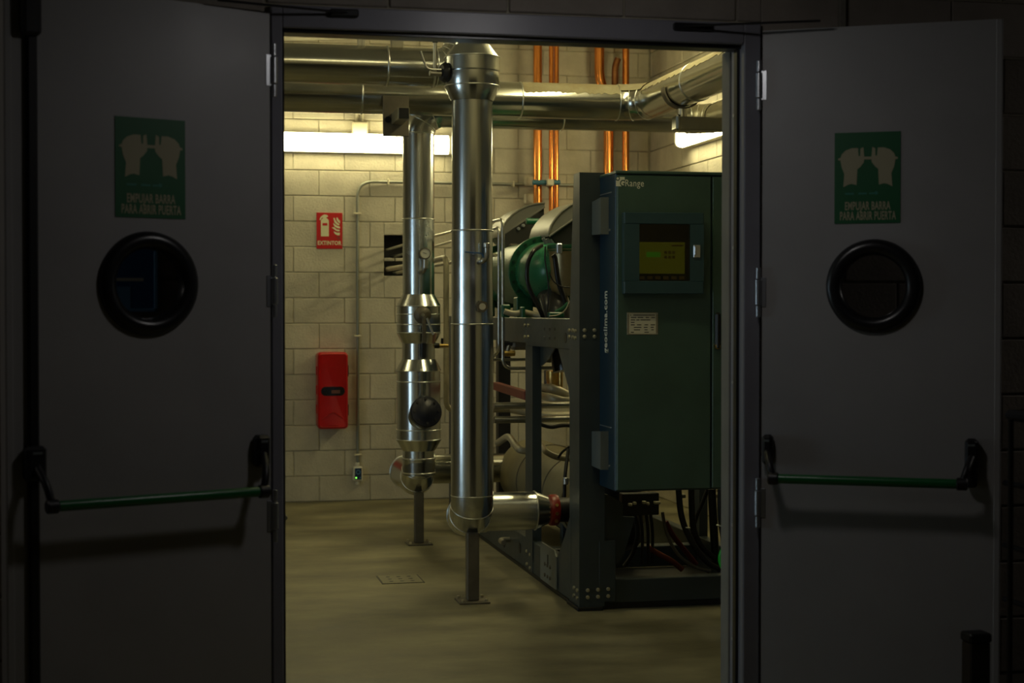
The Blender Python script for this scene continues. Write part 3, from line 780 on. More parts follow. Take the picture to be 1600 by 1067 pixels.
# gauge
g = at(664.5, 396, Y=QY - .16)
gt = thing('pressure_gauge', 'round pressure gauge with white dial on the far riser', 'gauge', g - Vector((0, 0, .1)))
part(MB().lathe([(.0, .030), (.004, .037), (.028, .037), (.032, .034), (.032, .030), (.027, .030)], g + Vector((0, .015, 0)), (-.1, -1, 0), 36), 'gauge_case', M_POST, gt)
part(MB().lathe([(.026, .031), (.028, .031)], g + Vector((0, .015, 0)), (-.1, -1, 0), 32), 'dial', M_PAPER, gt)
part(MB().box((-.014, -.0015, .0285), (.010, .0015, .030), 0, frame(g + Vector((0, .015, 0)), (.9, -.09, -.3), (.3, 0, .9))), 'pointer', M_INK, gt)
c = at(660, 423, Y=QY - .105)
part(MB().tube([c + Vector((-.02, .02, -.008)), c + Vector((.006, -.045, -.004)), g + Vector((0, .01, -.03))], .015, .03, 14), 'gauge_valve', M_TUBE, gt)
part(MB().cyl(g + Vector((0, .005, -.095)), g + Vector((0, .005, -.035)), .019, 12, .003), 'gauge_cock', M_TUBE, gt)
support('short brown steel post under the far riser pipe', QX, QY, ZH2 - .07, .029)

# ---- overhead duct in front (ends in an elbow going up)
r1y = 9.15; Rd = .112; zz = at(600, 103, Y=r1y).z
od = thing('overhead_pipe', 'thick dull silver overhead pipe ending in an upward elbow beside riser top', 'pipe', (0, r1y, zz - Rd))
xe = at(676, 103, Y=r1y).x
part(MB().lathe([(0, Rd), (at(604, 103, Y=r1y).x + 1.5, Rd)], (-1.5, r1y, zz), (1, 0, 0), 56, False), 'pipe_section', M_GALVD, od)
part(MB().lathe([(0, Rd - .004), (xe - at(604, 103, Y=r1y).x, Rd - .004)], (at(604, 103, Y=r1y).x, r1y, zz), (1, 0, 0), 56, False), 'pipe_section', M_GALVD, od)
add_seams(od, (0, r1y, zz), (1, 0, 0), [at(604, 103, Y=r1y).x, xe], Rd, w=.006)
part(MB().lathe([(0, Rd - .004), (.02, Rd - .004)], (xe, r1y, zz), (1, 0, 0), 48, False), 'pipe_section', M_GALVD, od)
elbow_parts(od, (xe + .02, r1y, zz), (1, 0, 0), (0, 0, 1), .16, Rd - .004, 4, M_GALV)
part(MB().lathe([(0, Rd - .004), (ceil_z(xe) - zz - .12, Rd + .03)], (xe + .18, r1y, zz + .16), (0, 0, 1), 48, False), 'pipe_section', M_GALV, od)
for px in (561.5, 567.5):
    p = at(px, 60, Y=r1y)
    part(MB().box((p.x - .011, r1y - .02, zz + Rd - .01), (p.x + .011, r1y + .02, ceil_z(p.x) + .02), .003), 'hanger', M_BEIGE, od)
p = at(620, 60, Y=r1y)
part(MB().box((p.x - .035, r1y - .03, zz + Rd - .02), (p.x + .035, r1y + .03, ceil_z(p.x) + .02), .004), 'hanger', M_LAG, od)

# ---- wall pipe running to the corner and along the right wall
wy, Rw = 9.90, .112
wz = at(812, 156.5, Y=wy).z; wx = at(1010, 157, Y=wy).x
wp = thing('overhead_pipe', 'long dusty silver pipe along the back wall turning at the corner', 'pipe', (2, wy, wz - Rw))
s1, s2 = at(564, 150, Y=wy).x, at(812, 155, Y=wy).x
xs = [-1.5, s1, s2, wx - .2]
for a, b in zip(xs[:-1], xs[1:]):
    part(MB().lathe([(0, Rw), (b - a, Rw)], (a, wy, wz), (1, 0, 0), 56, False), 'pipe_section', M_GALVD, wp)
add_seams(wp, (0, wy, wz), (1, 0, 0), [s1, s2], Rw, w=.005)
elbow_parts(wp, (wx - .2, wy, wz), (1, 0, 0), (0, -1, 0), .2, Rw + .001, 3, M_GALVD)
ysm = at(1090, 120, X=wx).y; yy = [wy - .2, ysm, 6.0]
for a, b in zip(yy[:-1], yy[1:]):
    part(MB().lathe([(0, Rw), (a - b, Rw)], (wx, a, wz), (0, -1, 0), 56, False), 'pipe_section', M_GALVD, wp)
add_seams(wp, (wx, 0, wz), (0, -1, 0), [-ysm], Rw, w=.005)
# dust lying on top of the wall pipe
M_DUST = mat('settled_dust', (0.33, 0.30, 0.19), 0.95, scale=7, col2=(0.24, 0.19, 0.10), bump=0.3)
def dust(parent, p0, p1, R, a_front, a_back, N=40, K=9):
    """thin settled layer over the top of a level pipe run from p0 to p1; angles above the horizon on each side"""
    p0 = Vector(p0); p1 = Vector(p1); d = (p1 - p0); side = Vector((0, 0, 1)).cross(d).normalized()
    if side.y > .5 or side.x > .5: side = -side
    vs = []; fs = []
    for i in range(N + 1):
        j0 = random.uniform(-4, 4)
        for k in range(K):
            a = math.radians(a_front + (180 - a_back - a_front) * k / (K - 1) + (j0 if k == 0 else 0))
            vs.append(p0 + d * (i / N) + side * (math.cos(a) * (R + .002)) + Vector((0, 0, math.sin(a) * (R + .002))))
    for i in range(N):
        for k in range(K - 1): fs.append((i * K + k, i * K + k + 1, (i + 1) * K + k + 1, (i + 1) * K + k))
    part(MB().add(vs, fs), 'dust_layer', M_DUST, parent)
dust(wp, (s2 + .006, wy, wz), (wx - .2, wy, wz), Rw, 21, 35)
dust(wp, (wx, wy - .2, wz), (wx, ysm + .006, wz), Rw, 26, 35)
dust(wp, (wx, ysm - .006, wz), (wx, 7.5, wz), Rw, 26, 35)
# dust on the elbow's crown
mb = MB(); vs = []; fs = []; ce = Vector((wx - .2, wy - .2, wz)); NA, K = 12, 9
for i in range(NA + 1):
    a = math.pi / 2 * i / NA; rad = Vector((math.sin(a), math.cos(a), 0))
    for k in range(K):
        b = math.radians(34 + (180 - 34 - 26) * k / (K - 1))
        vs.append(ce + rad * (.2 - math.cos(b) * (Rw + .007)) + Vector((0, 0, math.sin(b) * (Rw + .007))))
for i in range(NA):
    for k in range(K - 1): fs.append((i * K + k, i * K + k + 1, (i + 1) * K + k + 1, (i + 1) * K + k))
part(mb.add(vs, fs), 'dust_layer', M_DUST, wp)
# ---- bracket carrying it on the right wall
sy = at(1066, 150, X=wx).y
zs_t = at(1062, 183, Y=sy).z; zs_b = at(1062, 204, Y=sy).z
x0 = at(1053, 195, Y=sy).x
br = thing('wall_bracket', 'horizontal steel bracket with pipe clamp on the right wall', 'bracket', (XR, sy, zs_b))
part(MB().box((x0 + .02, sy - .045, zs_b), (XR - .001, sy + .045, zs_t), .006), 'arm', M_STRUT, br)
part(MB().box((x0, sy - .050, zs_b - .004), (x0 + .035, sy + .050, zs_t + .012), .012), 'end_cap', M_GALVD, br)
part(MB().cyl((wx, sy, zs_t), (wx, sy, wz - Rw - .006), .028, 20), 'stem', M_TUBE, br)
mb = MB(); N = 28; vs = []; fs = []
for i in range(N + 1):
    a = math.radians(-180 + 180 * i / N)
    for (y_, r_) in ((-.03, Rw + .004), (.03, Rw + .004), (.03, Rw + .014), (-.03, Rw + .014)):
        vs.append((wx + math.cos(a) * r_, sy + y_, wz + math.sin(a) * r_))
for i in range(N):
    for k in range(4):
        k2 = (k + 1) % 4; fs.append((i * 4 + k, i * 4 + k2, i * 4 + 4 + k2, i * 4 + 4 + k))
part(mb.add(vs, fs), 'clamp_strap', M_POST, br)
# ---- bracket in front of the wall pipe, over the far riser
bx0, bx1 = at(622, 177, Y=9.45).x, at(640, 177, Y=9.45).x
bz0, bz1 = at(630, 186, Y=9.45).z, at(630, 167.5, Y=9.45).z
bk = thing('pipe_hanger', 'dark boxy pipe bracket above the far riser top', 'bracket', ((bx0 + bx1) / 2, 9.6, bz0))
part(MB().box((bx0, 9.45, bz0), (bx1, 9.75, bz1), .004), 'channel', M_STRUT, bk)
part(MB().box((bx0 + .004, 9.444, bz0 + .004), (bx1 - .004, 9.45, bz1 - .004), .002), 'channel_end', M_BLACK, bk)
part(MB().box((bx0 - .05, 9.75, bz0 - .07), (bx1 + .04, 9.768, at(630, 150, Y=9.75).z), .003), 'back_plate', M_POST, bk)
part(MB().cyl((bx0 - .02, 9.74, bz0 + .03), (bx0 - .02, 9.75, bz0 + .03), .02, 12), 'plate_bolt', M_BLACK, bk)

# ================================================================== THIN PIPES FROM THE WALL HOLE
def lines(label, pts, r, m, bend, name='thin_pipe', cat='pipe', grp='thin pipes from the wall hole', n=14):
    o = part(MB().tube(pts, r, bend, n), name, m, sharp=80)
    return tag(o, label, cat, grp)
hy = YB + .16
za = at(700, 358, X=1.80).z
v1 = at(785.8, 400, Y=9.06); v2 = at(780.6, 400, Y=9.10)
zlow = at(800, 575, Y=9.1).z; zlow2 = at(800, 564, Y=9.15).z
lines('upper beige pipe leaving the hole and bending down behind the riser', [(1.66, hy, 1.98), (1.75, 11.2, 2.01), (v1.x, 9.06, 2.03), (v1.x, 9.06, zlow), (2.45, 9.08, zlow)], .0100, M_TUBE, .06)
lines('second beige pipe leaving the hole just below the upper one', [(1.72, hy, 1.93), (1.79, 11.2, 1.945), (v2.x, 9.12, 1.985), (v2.x, 9.12, zlow2 + .06), (v2.x, 9.4, zlow2), (2.45, 9.42, zlow2)], .0090, M_TUBE, .05)
b3 = at(697, 402, Y=10.42)
lines('lower beige pipe with a swan-neck bend between the two risers', [(1.67, hy, 1.83), (1.72, 11.4, 1.83), (b3.x, 10.42, b3.z), (b3.x, 10.42, at(700, 641, Y=10.42).z), (2.3, 10.42, at(700, 641, Y=10.42).z)], .0185, M_LAG, .07)
lines('lowest beige pipe leaving the hole behind the swan-neck bend', [(1.74, hy, 1.80), (1.80, 11.2, 1.815), (1.90, 9.7, 1.84), (1.94, 9.6, 1.84)], .0115, M_LAG, .08)

# ================================================================== COPPER PIPES
def copper(label, px, y0, y1, r, Y=12.47, m=M_COPPER, top=None):
    x = at(px, 300, Y=Y).x
    zt_ = ceil_z(x) + .02 if y0 is None else at(px, y0, Y=Y).z
    zb_ = at(px, y1, Y=Y).z
    o = part(MB().tube([(x, Y, zt_), (x, Y, zb_), (x, Y - .6, zb_)] if y1 > 300 else [(x, Y, zt_), (x, Y, zb_)], r, .08, 24), 'copper_pipe', m, sharp=80)
    return tag(o, label, 'copper pipe', 'copper pipes on the back wall')
CY = 12.42
copper('thick copper pipe left of the blue clamp on the back wall', 840, None, 420, .034, CY)
copper('thin copper pipe, left one of the pair beside the thick pipe', 861.3, None, 400, .019, CY)
copper('thin copper pipe, right one of the pair beside the thick pipe', 869.3, None, 400, .019, CY)
xu, xl = at(939, 100, Y=CY).x, at(953.5, 230, Y=CY).x
tag(part(MB().tube([(xu, CY + .05, ceil_z(xu) + .02), (xu, CY + .05, 3.36), (xl, CY + .05, 3.16), (xl, CY + .05, 2.0), (xl, CY - .4, 1.9)], .040, .09, 24), 'copper_pipe', M_COPPER, sharp=80), 'thick jogged copper pipe above the cabinet', 'copper pipe', 'copper pipes on the back wall')
copper('single medium copper pipe nearest the room corner', 977.5, None, 420, .028, CY)
xd_ = at(958, 110, Y=CY).x
tag(part(MB().tube([(xl + .03, CY - .02, 3.0), (xd_ + .01, CY - .02, at(960, 105, Y=CY).z), (xd_ + .035, CY - .02, at(960, 92, Y=CY).z)], .026, .08, 20), 'copper_pipe', M_COPPERD, sharp=80), 'darkened copper stub leaning against the jogged pipe', 'copper pipe', 'copper pipes on the back wall')
# clamp bar
ca, cb = at(832, 285, Y=12.33), at(875, 285, Y=12.33)
cl_ = thing('pipe_clamp', 'blue clamp bar across the left copper pipes', 'clamp', ((ca.x + cb.x) / 2, 12.35, ca.z))
part(MB().cyl(ca, cb, .020, 16, .004), 'bar', M_CYAN, cl_)
c0, c1 = at(854.5, 290, Y=12.30), at(865, 280, Y=12.30)
part(MB().box((c0.x, 12.28, c0.z), (c1.x, 12.34, c1.z), .006), 'block_clip', M_BEIGE, cl_)
for (a, b, nm, lb) in (((820, 290), (835, 276), 'junction_box', 'small beige junction box above, left of the copper pipes'), ((820, 318), (834, 303), 'junction_box', 'small beige junction box below, left of the copper pipes')):
    p, q = at(*a, Y=YB - .05), at(*b, Y=YB - .05)
    t = thing(nm, lb, 'junction box', ((p.x + q.x) / 2, YB, p.z))
    part(MB().box((p.x, YB - .06, p.z), (q.x, YB - .004, q.z), .008), 'box_body', M_BEIGE, t)
    part(MB().lathe([(0, .025), (.006, .024)], ((p.x + q.x) / 2, YB - .06, (p.z + q.z) / 2), (0, -1, 0), 20), 'box_knockout', M_BEIGE, t)

# ================================================================== THINGS ON THE BACK WALL
# conduit with clips
cx = at(559, 600, Y=YB - .02).x; cz = at(700, 286, Y=YB - .02).z
cd = thing('steel_conduit', 'thin grey conduit bending right above the fire extinguisher sign', 'conduit', (cx, YB, at(559, 730, Y=YB).z))
part(MB().tube([(cx, YB - .022, at(559, 722, Y=YB).z), (cx, YB - .022, cz), (XR - .02, YB - .022, cz)], .0115, .13, 14, 12), 'conduit_tube', mat('conduit_zinc', (0.30, 0.31, 0.27), 0.4, 0.7), cd)
for py in (334, 525, 710):
    z_ = at(559, py, Y=YB).z
    part(MB().box((cx - .028, YB - .040, z_ - .008), (cx + .028, YB - .003, z_ + .008), .004), 'clip', M_BEIGE, cd)
for px in (606, 801, 860):
    x_ = at(px, 286, Y=YB).x
    part(MB().box((x_ - .008, YB - .040, cz - .024), (x_ + .008, YB - .003, cz + .024), .004), 'clip', M_BEIGE, cd)
# device box at its foot
bx = thing('wall_switch', 'small white device with dark blue face under the conduit', 'switch', (cx, YB, at(559, 755, Y=YB).z))
p, q = at(552, 752, Y=YB - .06), at(567, 729, Y=YB - .06)
part(MB().box((p.x, YB - .065, p.z), (q.x, YB - .004, q.z), .008), 'case', M_WHITE, bx)
part(MB().box((p.x + .012, YB - .068, p.z + .014), (q.x - .012, YB - .0645, q.z - .012), .002), 'face_plate', mat('navy_face', (0.01, 0.03, 0.09), 0.4), bx)
mc = (p + q) / 2
part(MB().torus((mc.x, YB - .0685, mc.z + .015), (0, -1, 0), .015, .003, 20, 6), 'face_symbol', M_BLUEL, bx)
part(MB().cyl((p.x + .022, YB - .068, p.z + .028), (p.x + .022, YB - .071, p.z + .028), .006, 12), 'green_led', M_LED, bx)
part(MB().cyl((q.x - .022, YB - .068, p.z + .028), (q.x - .022, YB - .071, p.z + .028), .006, 12), 'grey_led', M_BLUEL, bx)
for (z0_, z1_) in ((q.z - .002, q.z + .03), (p.z - .03, p.z + .002)):
    part(MB().cyl((mc.x, YB - .03, z0_), (mc.x, YB - .03, z1_), .018, 14, .003), 'cable_gland', M_WHITE, bx)
# box above the strip light
p, q = at(550.5, 211, Y=YB - .05), at(574, 190, Y=YB - .05)
jb = thing('junction_box', 'cream junction box just above the back wall luminaire', 'junction box', ((p.x + q.x) / 2, YB, p.z))
part(MB().box((p.x, YB - .06, p.z), (q.x, YB - .004, q.z), .008), 'box_body', M_BEIGE, jb)
for dx in (-.025, .02): part(MB().cyl(((p.x + q.x) / 2 + dx, YB - .03, q.z - .002), ((p.x + q.x) / 2 + dx, YB - .03, q.z + .5), .012, 12), 'cable_tube', M_BEIGE, jb)
# fire extinguisher sign
p, q = at(494.8, 388.5, Y=YB - .01), at(535, 332.5, Y=YB - .01)
w, hh = q.x - p.x, q.z - p.z
fr = frame((p.x, YB - .006, p.z), (1, 0, 0), (0, 0, 1))
es = thing('extinguisher_sign', 'red fire extinguisher sign on the back wall', 'sign', (p.x + w / 2, YB, p.z))
part(MB().box((0, 0, -.003), (w, hh, .003), .001, fr), 'sign_plate', M_REDS, es)
E = lambda a, b: (w * (a - 130) / 530, hh * (1 - (b - 160) / 755))
body = [(218, 655), (218, 330), (232, 300), (262, 275), (250, 258), (228, 285), (212, 318), (190, 318), (196, 280), (222, 240), (260, 212), (285, 198), (330, 202), (362, 222), (362, 250), (335, 252), (332, 275), (365, 298), (380, 330), (380, 655)]
part(MB().prism([E(*a) for a in body], fr, .0032, .0042), 'extinguisher_symbol', M_CREAM, es)
part(MB().prism([E(*a) for a in ((250, 430), (350, 430), (350, 378), (250, 378))], fr, .0043, .0048), 'symbol_patch', M_REDS, es)
for fl in ([(472, 270), (500, 265), (520, 320), (560, 370), (600, 400), (595, 425), (545, 410), (495, 360)],
           [(536, 262), (560, 258), (575, 290), (612, 330), (610, 385), (575, 360), (540, 310)],
           [(474, 370), (500, 395), (545, 430), (610, 450), (610, 490), (560, 482), (500, 450), (476, 410)],
           [(440, 468), (490, 460), (540, 505), (605, 515), (600, 548), (545, 545), (490, 510)],
           [(478, 545), (510, 560), (550, 578), (608, 572), (606, 628), (560, 632), (500, 600)]):
    part(MB().prism([E(*a) for a in fl], fr, .0032, .0042), 'flame_symbol', M_CREAM, es)
x0, y0 = E(152, 832); x1, y1 = E(640, 748)
part(MB().text('EXTINTOR', fr, x0, y0, x1 - x0, y1 - y0, .0032, .0042, .03), 'lettering', M_CREAM, es)
x0, y0 = E(535, 715); x1, y1 = E(612, 660)
part(MB().box((x0, y0 + (y1 - y0) * .6, .0032), (x1, y1, .0036), 0, fr).box((x0 + .01, y0, .0032), (x1, y0 + (y1 - y0) * .45, .0036), 0, fr), 'small_print', M_REDB, es)
# red extinguisher cabinet
p, q = at(495.5, 671, Y=YB - .2), at(545, 550, Y=YB - .2)
ec = thing('extinguisher_cabinet', 'tall red plastic fire extinguisher box on the back wall', 'fire box', ((p.x + q.x) / 2, YB, p.z))
w, hh = q.x - p.x, q.z - p.z
fr = frame((p.x, YB - .003, p.z), (1, 0, 0), (0, 0, 1))
def rrect(w0, h0, r, cx_=0, cy_=0, n=6):
    out = []
    for (sx, sy, a0) in ((1, 1, 0), (-1, 1, 90), (-1, -1, 180), (1, -1, 270)):
        for k in range(n + 1):
            a = math.radians(a0 + 90 * k / n); out.append((cx_ + sx * (w0 / 2 - r) + r * math.cos(a), cy_ + sy * (h0 / 2 - r) + r * math.sin(a)))
    return out
def loft(rings, fr, cap=True):
    mb = MB(); vs = []; n = len(rings[0][0])
    for pts, c in rings: vs += [fr(a, b, c) for a, b in pts]
    fs = [(i * n + k, i * n + (k + 1) % n, (i + 1) * n + (k + 1) % n, (i + 1) * n + k) for i in range(len(rings) - 1) for k in range(n)]
    if cap: fs += [tuple(range(n - 1, -1, -1)), tuple(range((len(rings) - 1) * n, len(rings) * n))]
    return mb.add(vs, fs)
c_ = (w / 2, hh / 2)
part(loft([(rrect(w * .94, hh * .98, .03, *c_), 0), (rrect(w * .94, hh * .98, .03, *c_), .11)], fr), 'back_shell', M_REDP, ec)
dw = part(loft([(rrect(w * .96, hh, .03, *c_), .112), (rrect(w * .96, hh, .03, *c_), .175), (rrect(w * .93, hh * .985, .028, *c_), .19), (rrect(w * .84, hh * .945, .02, *c_), .2), (rrect(w * .80, hh * .93, .02, *c_), .196)], fr), 'lid', M_REDP, ec)
zc_ = hh * (1 - (328 - 45) / 560)
part(loft([(rrect(w * .74, hh * .115, hh * .055, w * .5, zc_), .196), (rrect(w * .74, hh * .115, hh * .055, w * .5, zc_), .201)], fr), 'window', mat('smoked_window', (0.010, 0.008, 0.008), 0.12), dw)
part(MB().box((w * .45, zc_ - .018, .2011), (w * .72, zc_ + .008, .2020), 0, fr), 'window_print', mat('faded_print', (0.16, 0.06, 0.05), 0.5), dw)
part(MB().tube([fr(w * .17, hh * .13, .194), fr(w * .5, hh * .24, .200), fr(w * .83, hh * .13, .194)], .006, .04, 8), 'moulded_rib', M_REDP, dw)
part(MB().box((w * .35, hh * .80, .194), (w * .68, hh * .812, .199), .002, fr), 'moulded_rib', M_REDP, dw)
part(MB().box((w * .35, hh * .045, .194), (w * .68, hh * .057, .199), .002, fr), 'moulded_rib', M_REDP, dw)
for a in (.68, .17):
    part(MB().box((w * .96, hh * a, .09), (w * 1.01, hh * (a + .15), .165), .004, fr), 'latch', M_BLACK, ec)
for a in (.70, .45, .20):
    part(MB().box((-w * .01, hh * a, .09), (w * .035, hh * (a + .12), .165), .004, fr), 'hinge', M_REDP, ec)

# ================================================================== CHILLER FRAME
XM, YM = 1.99, 7.74
b0 = at(905, 955, Z=0); XM, YM = b0.x, b0.y
ch = thing('chiller_frame', 'dark slate steel chassis frame of the chiller', 'machine frame', (2.5, 9.4, 0))
XM2 = 3.02; YR = at(705, 600, X=XM).y
ztop = at(897, 272, X=XM, ).z
zbt, zbb = at(840, 496.5, X=XM).z, at(834, 541, X=XM).z
c2a, c2b = at(832, 600, X=XM).y, at(821, 600, X=XM).y       # middle column front / back
c1b = at(890, 600, X=XM).y; c1t = at(896.5, 300, X=XM).y
xcf = at(936, 600, Y=YM).x
fx = lambda x: (lambda a, b, c: Vector((x + c, a, b)))       # (y, z, x)
def column(pts, x0, x1, nm='column'): return part(MB().prism(pts, fx(0), x0, x1), nm, M_FRAME, ch)
column([(YM, .02), (c1b, .02), (c1b, zbt + .02), (c1t, ztop), (YM, ztop)], XM, xcf + .03)
part(MB().box((XM - .01, YM - .01, 0), (xcf + .02, c1b + .02, .02), .003), 'foot_pad', M_BLACK, ch)
column([(c2a, .02), (c2b, .02), (c2b, zbb), (c2a, zbb)], XM, XM + .052)
column([(YR, .02), (YR + .10, .02), (YR + .10, zbt), (YR, zbt)], XM, XM + .052)
column([(YM, .02), (c1b, .02), (c1b, ztop), (YM, ztop)], XM2 - .09, XM2)
column([(c2a, .02), (c2b, .02), (c2b, zbb), (c2a, zbb)], XM2 - .05, XM2)
column([(YR, .02), (YR + .10, .02), (YR + .10, zbt), (YR, zbt)], XM2 - .05, XM2)
xm_ = at(779, 600, Y=YR - .1).x
part(MB().box((xm_, YR - .1, .02), (at(798, 600, Y=YR - .1).x, YR, zbb), .004), 'column', M_BLACK, ch)
for x0, x1 in ((XM + .002, XM + .060), (XM2 - .058, XM2 - .002)):
    part(MB().box((x0, c1b, zbb), (x1, c2b + .004, zbt), .004), 'side_beam', M_FRAME, ch)
    part(MB().box((x0, c2b + .004, zbb + .015), (x1, YR, zbt), .004), 'side_beam', M_FRAME, ch)
    part(MB().box((x0, c1b, .02), (x1, YR, .20), .004), 'base_beam', M_FRAME, ch)
    part(MB().box((x0, c1b, 0), (x1, YR, .02)), 'rubber_strip', M_BLACK, ch)
part(MB().box((xcf, YM + .02, .03), (XM2 - .09, YM + .10, at(1050, 903, Y=YM).z), .004), 'base_beam', M_FRAME, ch)
part(MB().box((xcf, YM + .03, 0.0), (XM2 - .09, YM + .09, .03), .002), 'rubber_strip', M_BLACK, ch)
for y0 in (c2a + .02, YR - .02):
    part(MB().box((XM + .06, y0, zbb), (XM2 - .06, y0 + .1, zbt - .03), .004), 'cross_beam', M_FRAME, ch)
    part(MB().box((XM + .06, y0, .03), (XM2 - .06, y0 + .1, .15), .004), 'cross_beam', M_FRAME, ch)
part(MB().box((xcf, YM + .05, ztop - .12), (XM2 - .09, YM + .12, ztop - .02), .004), 'cross_beam', M_FRAME, ch)
part(MB().box((xcf + .001, YM + .101, .02), (XM2 - .09, 8.78, .032), .002), 'shade_plate', M_BLACK, ch)  # added black plate, darkens the floor seen behind the front beam
# gussets
def gusset(pix, x0, x1, m=M_FRAME):
    pts = [(lambda v: (v.y, v.z))(at(a, b, X=x0)) for a, b in pix]
    return part(MB().prism(pts, fx(0), x0, x1), 'gusset', m, ch)
gusset([(872, 545), (892, 545), (892, 640), (888, 605)], XM + .006, XM + .014)
gusset([(844, 541), (868, 541), (858, 560), (850, 568), (844, 572)], XM + .045, XM + .052)
gusset([(892, 800), (892, 912), (868, 893), (872, 868), (882, 838)], XM - .001, XM + .006)
gusset([(821, 840), (832, 840), (832, 875), (821, 862)], XM - .003, XM)
# slots in the side beam
for (a, b) in ((848, 513), (856, 513), (864, 513), (848, 527), (856, 527), (864, 527)):
    p = at(a + 2, b + 1, X=XM)
    part(MB().box((XM + .0005, p.y - .012, p.z - .008), (XM + .003, p.y + .012, p.z + .008), .001), 'slot', M_BLACK, ch)
p = at(886, 528, X=XM)
part(MB().lathe([(0, .028), (.003, .028)], (XM + .003, p.y + .04, p.z), (-1, 0, 0), 20), 'slot', M_BLACK, ch)
# bolts
def bolts(pix, plane, axis):
    for a, b in pix:
        p = at(a, b, **plane)
        part(MB().lathe([(0, .010), (.008, .010), (.010, .006)], p, axis, 8), 'bolt', M_BOLT, ch)
bolts([(913, 516), (928.5, 516), (913, 526), (928.5, 526), (918, 922), (934, 921), (950, 920), (918, 933), (934, 932), (950, 931)], dict(Y=YM), (0, -1, 0))
bolts([(890.5, 516), (896, 516), (900, 517), (890.5, 526), (896, 527), (900, 528), (821, 508), (826, 508), (821, 526), (826, 526), (898, 918), (903, 922), (898, 930), (903, 934), (824, 861), (829, 866), (824, 881), (829, 887)], dict(X=XM), (-1, 0, 0))
part(MB().box((xcf, YM - .001, at(950, 940, Y=YM).z), (at(962, 925, Y=YM).x, YM + .012, at(950, 845, Y=YM).z), .003), 'foot_plate', M_FRAME, ch)
# pale lifting plate
y0, y1 = at(871, 880, X=XM).y, at(847, 860, X=XM).y
zl0, zl1 = .02, at(858, 853, X=XM).z
lpz = part(MB().prism([(y0, .03), (y1, .03), (y1, zl1 - .03), (y1 - .03, zl1), (y0 + .03, zl1), (y0, zl1 - .03)], fx(0), XM - .010, XM - .002), 'lifting_plate', mat('pale_grey_plate', (0.20, 0.21, 0.18), 0.45), ch, 'pale grey lifting plate')
ym = (y0 + y1) / 2
part(MB().box((XM - .0115, ym - .012, zl1 - .10), (XM - .0102, ym + .012, zl1 - .045), 0), 'plate_slot', M_BLACK, lpz)
for dy in (-.06, .0, .06):
    for dz in (.07, .13): part(MB().lathe([(0, .010), (.006, .009)], (XM - .0105, ym + dy, dz), (-1, 0, 0), 8), 'plate_bolt', M_POST, lpz)
# machine beam holes
for (a, b) in ((787.5, 848), (812, 856)):
    p = at(a, b, X=XM); part(MB().lathe([(0, .03), (.002, .03)], (XM + .0015, p.y, p.z), (-1, 0, 0), 20), 'slot', M_BLACK, ch)
# drain stub on base beam
p = at(796, 843, X=XM)
part(MB().tube([p + Vector((.03, 0, 0)), p + Vector((-.06, 0, 0)), p + Vector((-.06, -.12, 0))], .016, .04, 14), 'drain_stub', M_TUBE, ch)

# ================================================================== CONTROL CABINET
XC = xcf + .002
YC = XC / (ray(963, 500).x / ray(963, 500).y)
ZC0, ZC1 = at(963, 769, Y=YC).z, at(963, 268, Y=YC).z
XC2 = 3.02
cb = thing('control_cabinet', 'dark teal control cabinet hung on the front of the chiller', 'cabinet', ((XC + XC2) / 2, YC + .15, ZC0))
part(MB().box((XC, YC + .02, ZC0), (XC2, YM - .002, ZC1), .006), 'cabinet_body', M_CAB_COOL, cb)
xg = at(1112, 500, Y=YC).x
zd1 = at(1000, 274, Y=YC).z
dA = part(MB().box((XC + .004, YC, ZC0 + .008), (xg - .004, YC + .022, zd1), .004), 'cabinet_door', M_CAB, cb)
dB = part(MB().box((xg + .004, YC, ZC0 + .008), (XC2 - .002, YC + .022, zd1), .004), 'cabinet_door', M_CAB, cb)
part(MB().box((XC - .004, YC - .004, zd1 + .006), (XC2, YM - .01, ZC1 + .006), .004), 'cabinet_roof', M_CAB, cb)
part(MB().box((XC - .0015, YC + .03, ZC0 + .10), (XC - .0002, YC + .19, ZC1 - .12), .0005), 'side_stripe', M_CAB_COOL, cb)
# door handle
hx0, hx1_ = at(1113.5, 520, Y=YC).x, at(1123.5, 520, Y=YC).x
part(MB().box((hx0 + .004, YC - .035, at(1118, 546, Y=YC).z), (hx1_, YC - .012, at(1118, 488, Y=YC).z), .010), 'handle', M_BLACK, dB, 'black lever handle')
part(MB().cyl(((hx0 + hx1_) / 2, YC, at(1118, 541, Y=YC).z), ((hx0 + hx1_) / 2, YC - .03, at(1118, 541, Y=YC).z), .013, 14), 'handle_boss', M_BRASS, dB)
# GRange marking
frc = frame((0, YC, 0), (1, 0, 0), (0, 0, 1))
g0, g1 = at(962.5, 291, Y=YC), at(976, 276.5, Y=YC)
part(MB().box((g0.x, g0.z, .0003), (g1.x, g1.z, .0012), 0, frc), 'logo_square', M_LETT, dA)
part(MB().lathe([(0, .011), (.0006, .011)], (g0.x + .008, YC - .0013, g1.z - .008), (0, -1, 0), 16), 'logo_disc', M_CAB, dA)
part(MB().lathe([(0, .006), (.0006, .006)], (g0.x + .008, YC - .002, g1.z - .008), (0, -1, 0), 16), 'logo_dot', M_LETT, dA)
t0 = at(968.5, 291, Y=YC); t1 = at(976.5, 281, Y=YC)
part(MB().text('G', frc, t0.x, t0.z, t1.x - t0.x, t1.z - t0.z, .0013, .0020, .02), 'lettering', M_CAB, dA)
t0 = at(977, 294.5, Y=YC); t1 = at(1006, 281, Y=YC)
part(MB().text('Range', frc, t0.x, t0.z, t1.x - t0.x, t1.z - t0.z, .0003, .0012, .0), 'lettering', M_LETT, dA)
frs = frame((XC - .0015, 0, 0), (0, 0, 1), (0, 1, 0))
